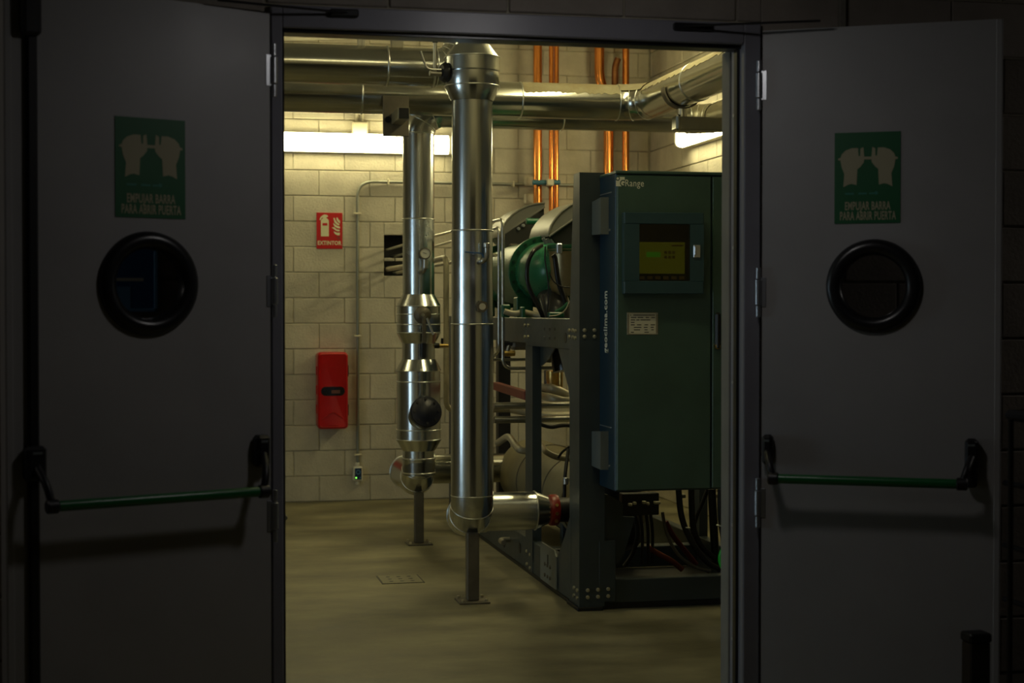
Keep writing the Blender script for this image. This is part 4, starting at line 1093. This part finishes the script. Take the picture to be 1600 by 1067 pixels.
s0, s1 = at(951, 552, X=XC), at(944, 455, X=XC)
part(MB().text('geoclima.com', frs, s0.z, s0.y, s1.z - s0.z, s1.y - s0.y, .0002, .0012, .02), 'lettering', M_LETT, cb)
# hinge boxes on the cabinet side
for (a, b) in ((308, 366), (674, 734)):
    yA = YC + .13; yB_ = YC + .30; xo = XC - .042
    z1_, z0_ = at(940, a, Y=yA).z, at(940, b, Y=yA).z
    mb = MB().prism([(yA, z0_), (yB_, z0_ + .004), (yB_, z1_ - .012), (yA, z1_)], fx(0), xo, XC - .002)
    q = part(mb, 'hinge_box', M_GREYB, cb)
    part(MB().box((XC - .004, yA - .05, z1_ + .018), (XC - .0016, yB_ - .01, z1_ + .024), .001), 'hinge_plate', M_HINGE, q)
    part(MB().cyl((XC - .002, yA - .025, z0_ + .02), (XC - .008, yA - .025, z0_ + .02), .006, 10), 'hinge_screw', M_HINGE, q)
# control panel
p, q = at(975, 459, Y=YC - .05), at(1098, 333, Y=YC - .05)
w, hh = q.x - p.x, q.z - p.z
yp = YC - .012
frp = frame((p.x, yp, p.z), (math.cos(.06), math.sin(-.06) * 0 - .035, 0), (0, 0, 1))
cp = thing('display_box', 'square blue display box with window on the cabinet door', 'display', (p.x + w / 2, YC - .03, p.z))
x0, y0 = w * (998 - 975) / 123, hh * (459 - 439) / 126; x1, y1 = w * (1076.5 - 975) / 123, hh * (459 - 351) / 126
# casing ring
mb = MB()
mb.box((0, 0, 0), (w, y0, .05), .003, frp); mb.box((0, y1, 0), (w, hh, .05), .003, frp)
mb.box((0, y0, 0), (x0, y1, .05), .0, frp); mb.box((x1, y0, 0), (w, y1, .05), .0, frp); mb.box((.01, .01, -.006), (w - .01, hh - .01, .012), 0, frp)
part(mb, 'panel_casing', mat('petrol_panel_paint', (0.022, 0.062, 0.078), 0.42, var=0.04), cp)
part(loft([(rrect(x1 - x0, y1 - y0, .008, (x0 + x1) / 2, (y0 + y1) / 2), .044), (rrect(x1 - x0, y1 - y0, .008, (x0 + x1) / 2, (y0 + y1) / 2), .047)], frp), 'panel_window', M_TINT, cp)
part(MB().box((x0, y0, .0122), (x1, y1, .014), 0, frp), 'panel_back', M_BLACK, cp)
U = lambda a, b: (w * (a - 975) / 123, hh * (459 - b) / 126)
a0, b0_ = U(999, 427.5); a1, b1 = U(1071, 378.5)
ds = part(MB().box((a0, b0_, .0142), (a1, b1, .020), .001, frp), 'display', M_DISP, cp, 'olive yellow lit display')
a0, b0_ = U(1011, 402); a1, b1 = U(1033, 394)
part(MB().box((a0, b0_, .0201), (a1, b1, .0215), 0, frp), 'lcd_line', M_LCD, ds)
for i in range(3):
    for j in range(2):
        a, b = U(1041 + 6.2 * i, 394.5 + 7.5 * j); part(MB().box((a - .007, b - .007, .0201), (a + .007, b + .007, .0215), .001, frp), 'key', M_TAN, ds)
a0, b0_ = U(1050, 385); a1, b1 = U(1068, 382.5); part(MB().box((a0, b0_, .0201), (a1, b1, .0208), 0, frp), 'display_print', M_TAN, ds)
for i in range(6):
    a0, b0_ = U(1000.5 + 12.4 * i, 436.5); a1, b1 = U(1008.5 + 12.4 * i, 431.5)
    part(MB().box((a0, b0_, .0142), (a1, b1, .020), .001, frp), 'selector_tag', M_TAN, cp)
a0, b0_ = U(1081, 403); a1, b1 = U(1092, 383)
lk = part(MB().box((a0, b0_, .0505), (a1, b1, .060), .003, frp), 'panel_lock', M_HINGE, cp, 'chrome panel lock')
part(MB().box((a0 + .002, b0_ + .012, .0602), (a0 + .012, b1 - .006, .068), .003, frp), 'lock_tab', M_HINGE, lk)
# rating plate
p, q = at(979.5, 523, Y=YC), at(1028, 488, Y=YC)
rp = thing('rating_plate', 'cream rating plate riveted below the display box', 'label plate', ((p.x + q.x) / 2, YC, p.z))
fr = frame((p.x, YC, p.z), (1, 0, 0), (0, 0, 1)); w, hh = q.x - p.x, q.z - p.z
part(MB().box((0, 0, .0003), (w, hh, .002), .0005, fr), 'metal_plate', mat('rating_plate_metal', (0.35, 0.33, 0.26), 0.4, 0.6), rp)
part(MB().box((w * .07, hh * .04, .0021), (w * .93, hh * .96, .0026), 0, fr), 'paper_label', M_PAPER, rp)
mb = MB()
for j, row in enumerate(([(.1, .13), (.2, .9)], [(.12, .3), (.34, .52), (.6, .7), (.78, .9)], [(.12, .26), (.30, .40), (.43, .75)], [(.12, .24)], [(.12, .25), (.32, .46), (.56, .68), (.76, .9)], [(.22, .46), (.54, .66), (.76, .86)], [(.22, .42), (.56, .66), (.78, .86)], [(.12, .22), (.56, .70)])):
    for a, b in row:
        y = hh * (.88 - .11 * j); mb.box((w * a, y - .002, .00265), (w * b, y + .0022, .003), 0, fr)
part(mb, 'label_print', M_INK, rp)
for a in (.03, .97):
    for b in (.06, .94): part(MB().cyl(fr(w * a, hh * b, .002), fr(w * a, hh * b, .004), .003, 8), 'rivet', M_HINGE, rp)

# ================================================================== COMPRESSORS
cyl_c = at(850, 425, Y=9.3)
def compressor(label, o, hood_o):
    """o: centre of the big flange, axis towards the viewer (-Y)"""
    t = thing('screw_compressor', label, 'compressor', (o.x, o.y + .2, zbt), 'green compressors on the chiller')
    A = (0, -1, 0)
    part(MB().lathe([(-.75, .15), (-.72, .19), (-.04, .19)], o, A, 48), 'motor_housing', M_COMPD, t)
    fl = part(MB().lathe([(-.035, .21), (-.03, .217), (.0, .217), (.004, .213), (.004, .16)], o, A, 56), 'flange', M_COMPD, t, 'bolted green flange')
    part(MB().lathe([(.004, .178), (.05, .178), (.12, .174), (.20, .163), (.27, .143), (.33, .110), (.37, .065), (.385, .0)], o, A, 56, False), 'end_bell', M_COMP, t)
    for k in range(20):
        a = 2 * math.pi * k / 20; q = o + Vector((math.cos(a) * .197, -.004, math.sin(a) * .197))
        part(MB().lathe([(0, .010), (.010, .010)], q, A, 6), 'flange_bolt', mat('dark_green_bolt', (0.004, 0.03, 0.014), 0.4), fl)
    for dx in (-.12, .12):
        part(MB().box((o.x + dx - .05, o.y - .02, zbt), (o.x + dx + .05, o.y + .08, o.z - .15), .006), 'foot', M_COMPD, t)
    return t
compressor('green screw compressor with big bolted flange behind the cabinet', cyl_c, None)
o2 = Vector((cyl_c.x + .02, 10.55, cyl_c.z))
compressor('rear green compressor mostly hidden behind the nearest riser', o2, None)
# grey hoods
def hood(label, X0, Yn, Yf, zoff, m):
    pts = []
    for a, b in ((857, 365), (861, 352), (868, 341), (878, 330), (890, 321.5), (903, 315), (918, 311), (935, 309)):
        v = at(a, b, Y=9.1); pts.append((v.x + X0, v.z + zoff))
    low = [(lambda v: (v.x + X0, v.z + zoff))(at(a, b, Y=9.1)) for a, b in ((935, 316), (895, 343), (858, 369))]
    t = thing('hood_cover', label, 'machine cover', (pts[3][0], (Yn + Yf) / 2, pts[0][1] - .2), 'grey hoods over the compressors')
    f = lambda a, b, c: Vector((a, c, b))
    part(MB().prism(pts + low, f, Yn, Yf), 'hood_shell', m, t)
    v = [Vector((a, Yn - .006, b)) for a, b in (low[1], low[2])]
    part(MB().tube([Vector((low[0][0], Yn - .004, low[0][1])), v[0], v[1]], .006, .01, 8), 'hood_lip', M_HOOD, t)
    part(MB().tube([Vector((a, Yn - .003, b)) for a, b in pts], .007, .01, 8), 'hood_lip', M_HOOD, t)
    b_ = [(low[2][0] + .012, low[2][1] - .002), (low[0][0], low[0][1] - .004), (low[0][0], low[0][1] - .26), (low[2][0] + .11, low[2][1] - .10)]
    part(MB().prism(b_, f, Yn + .02, Yf - .04), 'terminal_box', M_HOODD, t)
    return t
hd = hood('grey curved hood over the nearer compressor', 0, 9.1, 9.62, 0, M_HOOD)
hood('grey curved hood over the rear compressor', -.02, 10.40, 10.85, .055, M_HOOD)
# dark plate behind the flange with two studs
pl = thing('terminal_plate', 'black plate with two studs under the rear hood', 'plate', (2.1, 10.3, zbt))
p, q = at(789, 470, Y=10.32), at(836, 338, Y=10.32)
part(MB().prism([(p.x, p.z), (q.x + .03, p.z), (q.x + .03, q.z + .03), (q.x - .02, q.z), (p.x, at(789, 366, Y=10.32).z)], lambda a, b, c: Vector((a, c, b)), 10.32, 10.36), 'plate_sheet', M_HOODD, pl)
for a, b in ((809.5, 357.5), (817, 352.5)):
    v = at(a, b, Y=10.32); part(MB().cyl(v, v + Vector((0, -.02, 0)), .011, 12, .002), 'stud', M_HINGE, pl)
v = at(802, 388, Y=10.3)
part(MB().box((v.x - .03, 10.27, v.z - .02), (v.x + .03, 10.318, v.z + .03), .01), 'connector', M_POST, pl)
# green stub pipe between hoods
a, b = at(822, 345.5, Y=10.0), at(860, 346.5, Y=10.0)
tag(part(MB().cyl(a, b, .020, 18, .004), 'green_pipe_stub', M_COMP), 'small green pipe stub between the two grey hoods', 'pipe')
# ribbed gland block under the hood
v = at(852, 381, Y=9.12)
gl = thing('gland_block', 'ribbed grey cable gland block under the nearer hood', 'gland block', v)
for k in range(3):
    fr = frame(v + Vector((.004 + .022 * k, 0, .005 - .004 * k)), (.8, 0, .55), (-.55, 0, .8))
    part(MB().box((-.008, -.035, -.01), (.008, .035, .02), .003, fr), 'gland', M_GREYB, gl)
# olive oil separator to the right, with hose clamp
v0, v1_ = at(884, 385, Y=8.95), at(884, 462, Y=8.95)
os_ = thing('oil_filter', 'olive brown oil filter canister beside the cabinet column', 'canister', (v0.x, 8.95, v1_.z))
part(MB().lathe([(v1_.z, .05), (v1_.z + .03, .085), (v1_.z + .07, .098), (v0.z - .03, .098), (v0.z - .02, .108), (v0.z, .108), (v0.z + .004, .09)], (v0.x, 8.95, 0), n=40), 'canister_body', M_OLIVE, os_)
part(MB().lathe([(v0.z - .028, .104), (v0.z - .008, .111), (v0.z + .008, .108)], (v0.x, 8.95, 0), n=40), 'canister_rim', M_COMPD, os_)
part(MB().box((v0.x - .08, 8.83, v0.z - .045), (v0.x - .05, 8.86, v0.z + .012), .004), 'rim_clip', M_HINGE, os_)
# dark suction elbow below
sc = at(872, 500, Y=8.95)
tag(part(MB().tube([(sc.x + .02, 9.3, zbt + .12), (sc.x - .02, 8.95, zbt + .12), (sc.x + .04, 8.88, zbt - .30)], .085, .2, 28, 12), 'suction_elbow', mat('dark_elbow_paint', (0.03, 0.03, 0.028), 0.25), sharp=80), 'shiny dark elbow pipe below the olive canister', 'pipe')
# cream lagged tubes and green brackets at the flange foot
a, b, c = at(786, 489, Y=9.05), at(806, 493, Y=9.05), at(815, 487, Y=9.05)
tag(part(MB().tube([at(788, 486, Y=9.0) , at(803, 491, Y=9.0), at(818, 487, Y=9.0), at(848, 495, Y=8.95)], .017, .05, 14), 'oil_line', M_LAG, sharp=80), 'beige bent oil line along the foot of the green flange', 'pipe')
gb = thing('green_bracket', 'green bracket and stub clamps on top of the side beam', 'bracket', (at(816, 490, Y=8.95).x, 8.95, zbt))
v = at(817, 489, Y=8.95); part(MB().box((v.x - .010, 8.93, zbt), (v.x + .010, 8.99, v.z + .035), .004), 'bracket_leg', M_COMPD, gb)
v = at(791, 489, Y=9.0); part(MB().box((v.x - .02, 9.02, zbt), (v.x + .03, 9.08, v.z + .05), .008), 'bracket_leg', M_COMPD, gb)
v = at(872, 489, Y=8.75); part(MB().box((v.x - .06, 8.72, zbt), (v.x + .03, 8.78, v.z + .005), .006), 'bracket_leg', M_COMPD, gb)
part(MB().tube([at(868, 488, Y=8.74), at(880, 482, Y=8.74), at(888, 474, Y=8.74)], .012, .02, 10), 'bracket_leg', M_COMPD, gb)
# hoses
def cable(label, pts, r, m=M_CABLE, grp='black cables of the chiller', bend=.12, name='cable', cat='cable', n=12):
    return tag(part(MB().tube(pts, r, bend, n, 6), name, m, sharp=80), label, cat, grp)
def pix(l, Y): return [at(a, b, Y=(y if y else Y)) for a, b, y in [(q + (None,))[:3] for q in l]]
cable('thick black hose bowed across the green end bell', pix([(846, 384, 9.0), (833, 392), (824, 410), (823, 440), (832, 462), (848, 492), (850, 510, 9.0)], 8.86), .0125, M_RUBBER, bend=.1, name='hose', cat='hose')
cable('black hose hanging in front of the olive canister', pix([(864, 398), (867, 402), (872, 440), (880, 462), (886, 482)], 8.78), .0150, M_RUBBER, bend=.1, name='hose', cat='hose')
cable('thin black wire hanging from the gland block', pix([(852, 385), (851, 405), (857, 440), (857, 470), (853, 496)], 8.74), .004, bend=.08)
cable('thin black wire looping under the olive canister', pix([(858, 425), (864, 440), (876, 448), (890, 449)], 8.72), .0035, bend=.06)
cable('pale thin wire curling above the side beam', pix([(858, 494), (872, 493), (884, 485), (890, 470)], 8.68), .0035, M_LAG, bend=.06)

# ================================================================== INSIDE THE FRAME
# shell-and-tube barrel
XBq, ZBq, RBq = 2.46, .37, .24
ev = thing('evaporator_barrel', 'khaki lagged evaporator barrel lying low in the chiller', 'tank', (XBq, 9.6, ZBq - RBq))
part(MB().lathe([(0, .12), (.03, .19), (.10, .23), (.14, RBq), (2.10, RBq), (2.15, .20)], (XBq, 8.78, ZBq), (0, 1, 0), 56), 'barrel_shell', M_BARREL, ev)
for y_ in (9.05, 9.55, 10.3):
    part(MB().torus((XBq, y_, ZBq), (0, 1, 0), RBq, .006, 56, 8), 'barrel_band', M_POST, ev)
part(MB().cyl((XBq - .05, 9.25, ZBq + RBq - .01), (XBq - .05, 9.25, ZBq + RBq + .05), .018, 12, .003), 'vent_plug', M_BLACK, ev)
part(MB().cyl((XBq - .05, 9.25, ZBq + RBq + .05), (XBq - .05, 9.25, ZBq + RBq + .08), .009, 8), 'vent_tip', M_BLACK, ev)
for y_ in (9.2, 10.6):
    part(MB().box((XBq - .2, y_, .10), (XBq + .2, y_ + .06, ZBq - .1), .004), 'saddle', M_FRAME, ev)
# loop pipes over the barrel
tag(part(MB().tube(pix([(778, 692, 10.2), (795, 680, 9.9), (806, 697, 9.7), (812, 703, 9.5), (825, 705, 9.5)], 9.7), .022, .1, 14), 'lagged_loop', M_LAG, sharp=80), 'grey-beige looped line lying on the barrel behind the middle column', 'pipe')
tag(part(MB().tube(pix([(845, 694, 9.2), (853, 706), (868, 714), (892, 717)], 9.0), .018, .1, 14), 'lagged_loop', M_LAG, sharp=80), 'grey-beige looped line on the barrel beside the front column', 'pipe')
cable('black sensor lead on the barrel near the front column', pix([(888, 702, 8.7), (883, 740), (882, 765), (882, 784)], 8.62), .010, bend=.08)
cable('black arched lead behind the sensor lead', pix([(872, 716, 8.9), (878, 706), (890, 698)], 8.9), .007, bend=.08)
tag(part(MB().cyl(at(884, 746, Y=8.6), at(884, 757, Y=8.6), .016, 12, .003), 'sensor_sleeve', M_HINGE), 'ribbed metal sleeve on the black sensor lead', 'sleeve')
# cross tubes
for lb, py, px0, Y_, r_ in (('upper of the two dull steel tubes crossing the chiller bay', 634, 772, 9.3, .020), ('lower of the two dull steel tubes crossing the chiller bay', 656, 772, 9.25, .021)):
    a, b = at(px0, py, Y=Y_), at(905, py, Y=Y_); b.z = a.z
    tag(part(MB().cyl(a, b, r_, 18), 'cross_tube', M_TUBE), lb, 'tube', 'dull steel cross tubes')
# dull red rail
a, b = at(775, 603, Y=11.0), at(824, 618, Y=9.6)
d_ = (b - a).normalized(); fr = frame(a, d_, Vector((0, 0, 1)))
Lr = (b - a).length
tag(part(MB().box((0, -.028, -.02), (Lr, .028, .02), .004, fr), 'red_rail', M_REDB), 'dull red sloping rail left of the middle column', 'rail')
# brass valve group and tan insulated lines
bv = thing('brass_valve', 'brass and copper valve cluster between the chiller columns', 'valve', at(866, 612, Y=9.9))
p = at(864, 592, Y=9.9); part(MB().lathe([(-.05, .035), (.0, .045), (.05, .045), (.055, .03)], p, (0, 0, 1), 20), 'valve_body', M_BRASS, bv)
p = at(876, 600, Y=9.85); part(MB().tube([p + Vector((0, 0, .10)), p + Vector((0, 0, -.06)), p + Vector((-.05, 0, -.10))], .014, .04, 12), 'valve_tail', M_BRASS, bv)
p = at(856, 590, Y=9.95); part(MB().cyl(p + Vector((0, 0, -.04)), p + Vector((0, 0, .05)), .025, 16, .004), 'valve_bonnet', M_POST, bv)
tag(part(MB().tube(pix([(840, 604, 10.3), (862, 607), (885, 616), (905, 630)], 9.8), .030, .15, 18), 'lagged_line', M_LAG, sharp=80), 'upper tan lagged line below the brass valve', 'pipe', 'tan lagged lines inside the chiller')
tag(part(MB().tube(pix([(838, 616, 10.2), (862, 622), (885, 628), (905, 622)], 9.6), .026, .15, 18), 'lagged_line', M_LAG, sharp=80), 'lower tan lagged line below the brass valve', 'pipe', 'tan lagged lines inside the chiller')
tag(part(MB().tube(pix([(800, 640, 10.4), (850, 650), (905, 648)], 10.2), .024, .15, 18), 'copper_line', M_LAG, sharp=80), 'tan lagged line between the two dull cross tubes', 'pipe')
cable('black corrugated lead draped below the lower cross tube', pix([(838, 660), (850, 665), (862, 668), (880, 664), (900, 666)], 9.5), .012, bend=.06)
# tap cluster at left of the bay
p = at(793, 552, Y=9.2)
tc = thing('service_tap', 'small brass service tap beside the nearest riser', 'tap', p)
part(MB().cyl(p + Vector((-.035, 0, 0)), p + Vector((.045, 0, 0)), .018, 14, .004), 'tap_barrel', M_BRASS, tc)
part(MB().cyl(p + Vector((0, 0, .01)), p + Vector((.01, 0, .05)), .012, 12, .003), 'tap_neck', M_TUBE, tc)
part(MB().box((p.x - .03, p.y - .01, p.z + .045), (p.x + .03, p.y + .01, p.z + .065), .004), 'tap_handle', M_BLACK, tc)
p0, p1 = at(800, 547, Y=9.5), at(822, 536, Y=9.5)
tag(part(MB().box((p0.x, 9.5, p0.z), (p1.x + .02, 9.62, p1.z + .02), .02), 'motor_block', M_POST), 'dull brown motor block under the side beam', 'motor')
p0 = at(858, 548, Y=9.1)
tag(part(MB().lathe([(0, .05), (.04, .07), (.20, .07)], (p0.x, 9.05, p0.z), (0, 1, 0), 24), 'pump_motor', M_BLACK), 'round black motor hanging under the side beam', 'motor')

# ================================================================== CABLES UNDER THE CABINET
CG = 'black cables hanging under the control cabinet'
zc_b = ZC0 + .02
def hang(label, l, r, m=M_CABLE, Y=7.95, tie=None):
    pts = pix(l, Y); return cable(label, pts, r, m, CG, .10, 'power_cable')
hang('thick black cable curving down right from the middle of the cabinet floor', [(1060, 762), (1063, 800), (1070, 825), (1085, 855), (1105, 880), (1125, 890)], .0160, Y=7.90)
hang('black cable beside the thick curving one under the cabinet', [(1080, 762), (1081, 805), (1085, 835), (1098, 858), (1116, 872)], .0165, Y=7.98)
hang('black cable slanting left below the second cabinet door', [(1106, 764), (1096, 790), (1086, 812), (1082, 835)], .0110, Y=8.05)
hang('grey outlined cable sweeping from the left bundle to the floor', [(1035, 800), (1039, 825), (1048, 850), (1064, 873), (1092, 889), (1110, 892)], .0085, M_CABLEG, Y=7.88)
hang('dark red cable sweeping behind the grey outlined one', [(1040, 815), (1052, 838), (1070, 860), (1088, 882)], .0140, M_RED, Y=8.0)
hang('rust coloured cable low in the cabinet underspace', [(1012, 855), (1030, 866), (1050, 876), (1066, 890)], .0150, M_ORANGE, Y=7.98)
for k, (x_, nm) in enumerate(((1003, 'left'), (1012, 'middle'), (1019, 'right'))):
    hang('thin black cable, %s of three dropping in the left bundle' % nm, [(x_ - 6, 770), (x_ - 3, 800), (x_ + 1, 830), (x_, 880)], .0085, Y=7.92 + .03 * k)
hang('bundled black cable left of the three thin ones', [(985, 775), (992, 805), (998, 830), (990, 865), (975, 885)], .0120, Y=8.05)
hang('broad black cable trunk dropping at the right jamb', [(1112, 764), (1114, 800), (1116, 840), (1118, 885)], .0220, Y=8.02)
hang('black cable with a white tie nearest the right jamb', [(1126, 764), (1125, 800), (1130, 840), (1136, 870)], .0160, Y=7.9)
for (a, b, lb) in ((1073, 824, 'white cable tie on the thick curving cable'), (1125, 821, 'white cable tie on the cable nearest the right jamb')):
    p = at(a, b, Y=7.9); tag(part(MB().torus(p, (.2, 0, 1), .0165, .004, 20, 8), 'cable_tie', M_WHITE, sharp=80), lb, 'cable tie')
# gland rail under the cabinet
gr = thing('gland_rail', 'black gland rail with pale connectors under the cabinet left end', 'connector rail', (at(1000, 785, Y=7.85).x, 7.85, at(1000, 800, Y=7.85).z))
p, q = at(972, 806, Y=7.9), at(1030, 770, Y=7.9)
part(MB().box((p.x, 7.9, p.z), (q.x, 7.96, q.z), .004), 'rail_body', M_BLACK, gr)
for (a, b, w_) in ((985, 788.5, 6), (992, 786.5, 5), (1007, 785, 6), (1013, 787, 4), (1027, 785.5, 10)):
    p = at(a - w_ / 2, b + 2.3, Y=7.88); q = at(a + w_ / 2, b - 2.3, Y=7.88); part(MB().box((p.x, 7.875, p.z), (q.x, 7.899, q.z), .003), 'connector', M_BEIGE, gr)
for (a0, a1) in ((1058, 1071), (1110, 1130)):
    p = at(a0, 778, Y=8.1); q = at(a1, 772, Y=8.1); part(MB().box((p.x, 8.09, p.z), (q.x, 8.12, q.z), .003), 'support_tab', M_STRUT, gr)
gp = [(lambda v: (v.x, v.z))(at(a, b, Y=7.78)) for a, b in ((936, 770), (948, 772), (968, 783), (971, 786), (971, 806), (990, 807), (974, 862), (963, 880), (936, 880))]
part(MB().prism(gp, lambda a, b, c: Vector((a, c, b)), 7.755, 7.78), 'gusset', M_FRAME, ch)
# green coil at the right jamb
gc = at(1159, 876, Y=7.25)
gh = thing('green_coil', 'bright green round coil peeking past the right door jamb', 'hose', (gc.x, 7.25, gc.z - .11))
for k in range(3):
    part(MB().torus((gc.x, 7.25 + .03 * k, gc.z), (.3, 1, 0), .075 + .003 * k, .013, 40, 12), 'hose_turn', M_HOSE, gh, sharp=80)
part(MB().box((gc.x - .02, 7.24, 0), (gc.x + .02, 7.30, gc.z - .085), .004), 'coil_stand', M_BLACK, gh)

# ================================================================== FLOOR DETAILS
p = [at(590, 899, Z=.002), at(655, 898, Z=.002), at(662, 910, Z=.002), at(594, 912, Z=.002)]
x0, x1 = (p[0].x + p[3].x) / 2, (p[1].x + p[2].x) / 2; y0, y1 = (p[2].y + p[3].y) / 2, (p[0].y + p[1].y) / 2
fd = thing('floor_drain', 'square perforated drain cover set in the floor', 'drain cover', ((x0 + x1) / 2, (y0 + y1) / 2, 0))
M_DR = mat('drain_cover', (0.22, 0.20, 0.12), 0.6, var=0.1)
part(MB().box((x0 + .006, y0 + .006, -.004), (x1 - .006, y1 - .006, .004), .002), 'cover_plate', M_DR, fd)
for (a, b, c, d_) in ((x0, y0, x1, y0 + .005), (x0, y1 - .005, x1, y1), (x0, y0, x0 + .005, y1), (x1 - .005, y0, x1, y1)):
    part(MB().box((a, b, -.003), (c, d_, .0025)), 'cover_edge', M_BLACK, fd)
for i in range(3):
    for j in range(3):
        part(MB().lathe([(.0041, .012), (.0048, .012)], (x0 + (x1 - x0) * (.25 + .25 * i), y0 + (y1 - y0) * (.22 + .28 * j), 0), n=16), 'drain_hole', M_BLACK, fd)
# small eye ring at the left jamb (hasp seen against the floor)
e = at(444, 809, Y=5.25)
tag(part(MB().torus(e, (0, 1, 0), .008, .0025, 20, 8), 'eye_ring', M_HINGE, sharp=80), 'tiny metal eye on the inner edge of the left jamb', 'eye ring')

# ================================================================== CORRIDOR OBJECTS AT THE RIGHT
tx0 = at(1566, 700, Y=4.7).x
ty = 4.42
tz1 = at(1580, 650, Y=ty).z
tk = thing('cage_tank', 'dark caged bulk tank standing right of the open door leaf', 'tank', (tx0 + .4, ty + .35, 0))
x0 = at(1567, 700, Y=ty + .30).x
part(MB().box((x0 + .035, ty + .04, .14), (x0 + .75, ty + .27, tz1 - .06), .05), 'tank_body', M_TANK, tk)
part(MB().box((x0, ty, .0), (x0 + .78, ty + .30, .12), .008), 'pallet', M_BLACK, tk)
part(MB().box((x0, ty, tz1 - .035), (x0 + .78, ty + .30, tz1), .012), 'top_frame', M_BLACK, tk)
for py in (772, 876, 965):
    z_ = at(1580, py, Y=ty).z
    part(MB().cyl((x0, ty + .008, z_), (x0 + .78, ty + .008, z_), .009, 12), 'cage_bar', M_BLACK, tk)
    part(MB().cyl((x0 + .008, ty, z_), (x0 + .008, ty + .30, z_), .009, 12), 'cage_bar', M_BLACK, tk)
for k in range(5):
    x_ = at(1583, 700, Y=ty).x + .17 * k
    part(MB().cyl((x_, ty + .014, .11), (x_, ty + .014, tz1 - .01), .009, 12), 'cage_bar', M_BLACK, tk)
p = at(1524, 985, Y=4.55)
bi = thing('dark_box', 'low dark brown box in front of the right door leaf foot', 'box', (p.x, 4.53, 0))
a, b = at(1502, 1010, Y=4.56).x, at(1548, 1010, Y=4.5).x
part(MB().box((a, 4.5, 0), (b, 4.56, p.z - .03), .004), 'box_body', M_BIN, bi)
part(MB().box((a - .004, 4.496, p.z - .03), (b + .004, 4.564, p.z), .006), 'box_lid', M_BLACK, bi)
# vertical conduit on the door wall above the right leaf
xk = at(1312, 25, Y=YF).x
tag(part(MB().box((xk - .006, YF - .012, 2.0), (xk + .020, YF + .009, 3.19), .004), 'cable_trunking', M_PLASTER), 'thin vertical trunking on the dark wall above the right leaf', 'trunking')
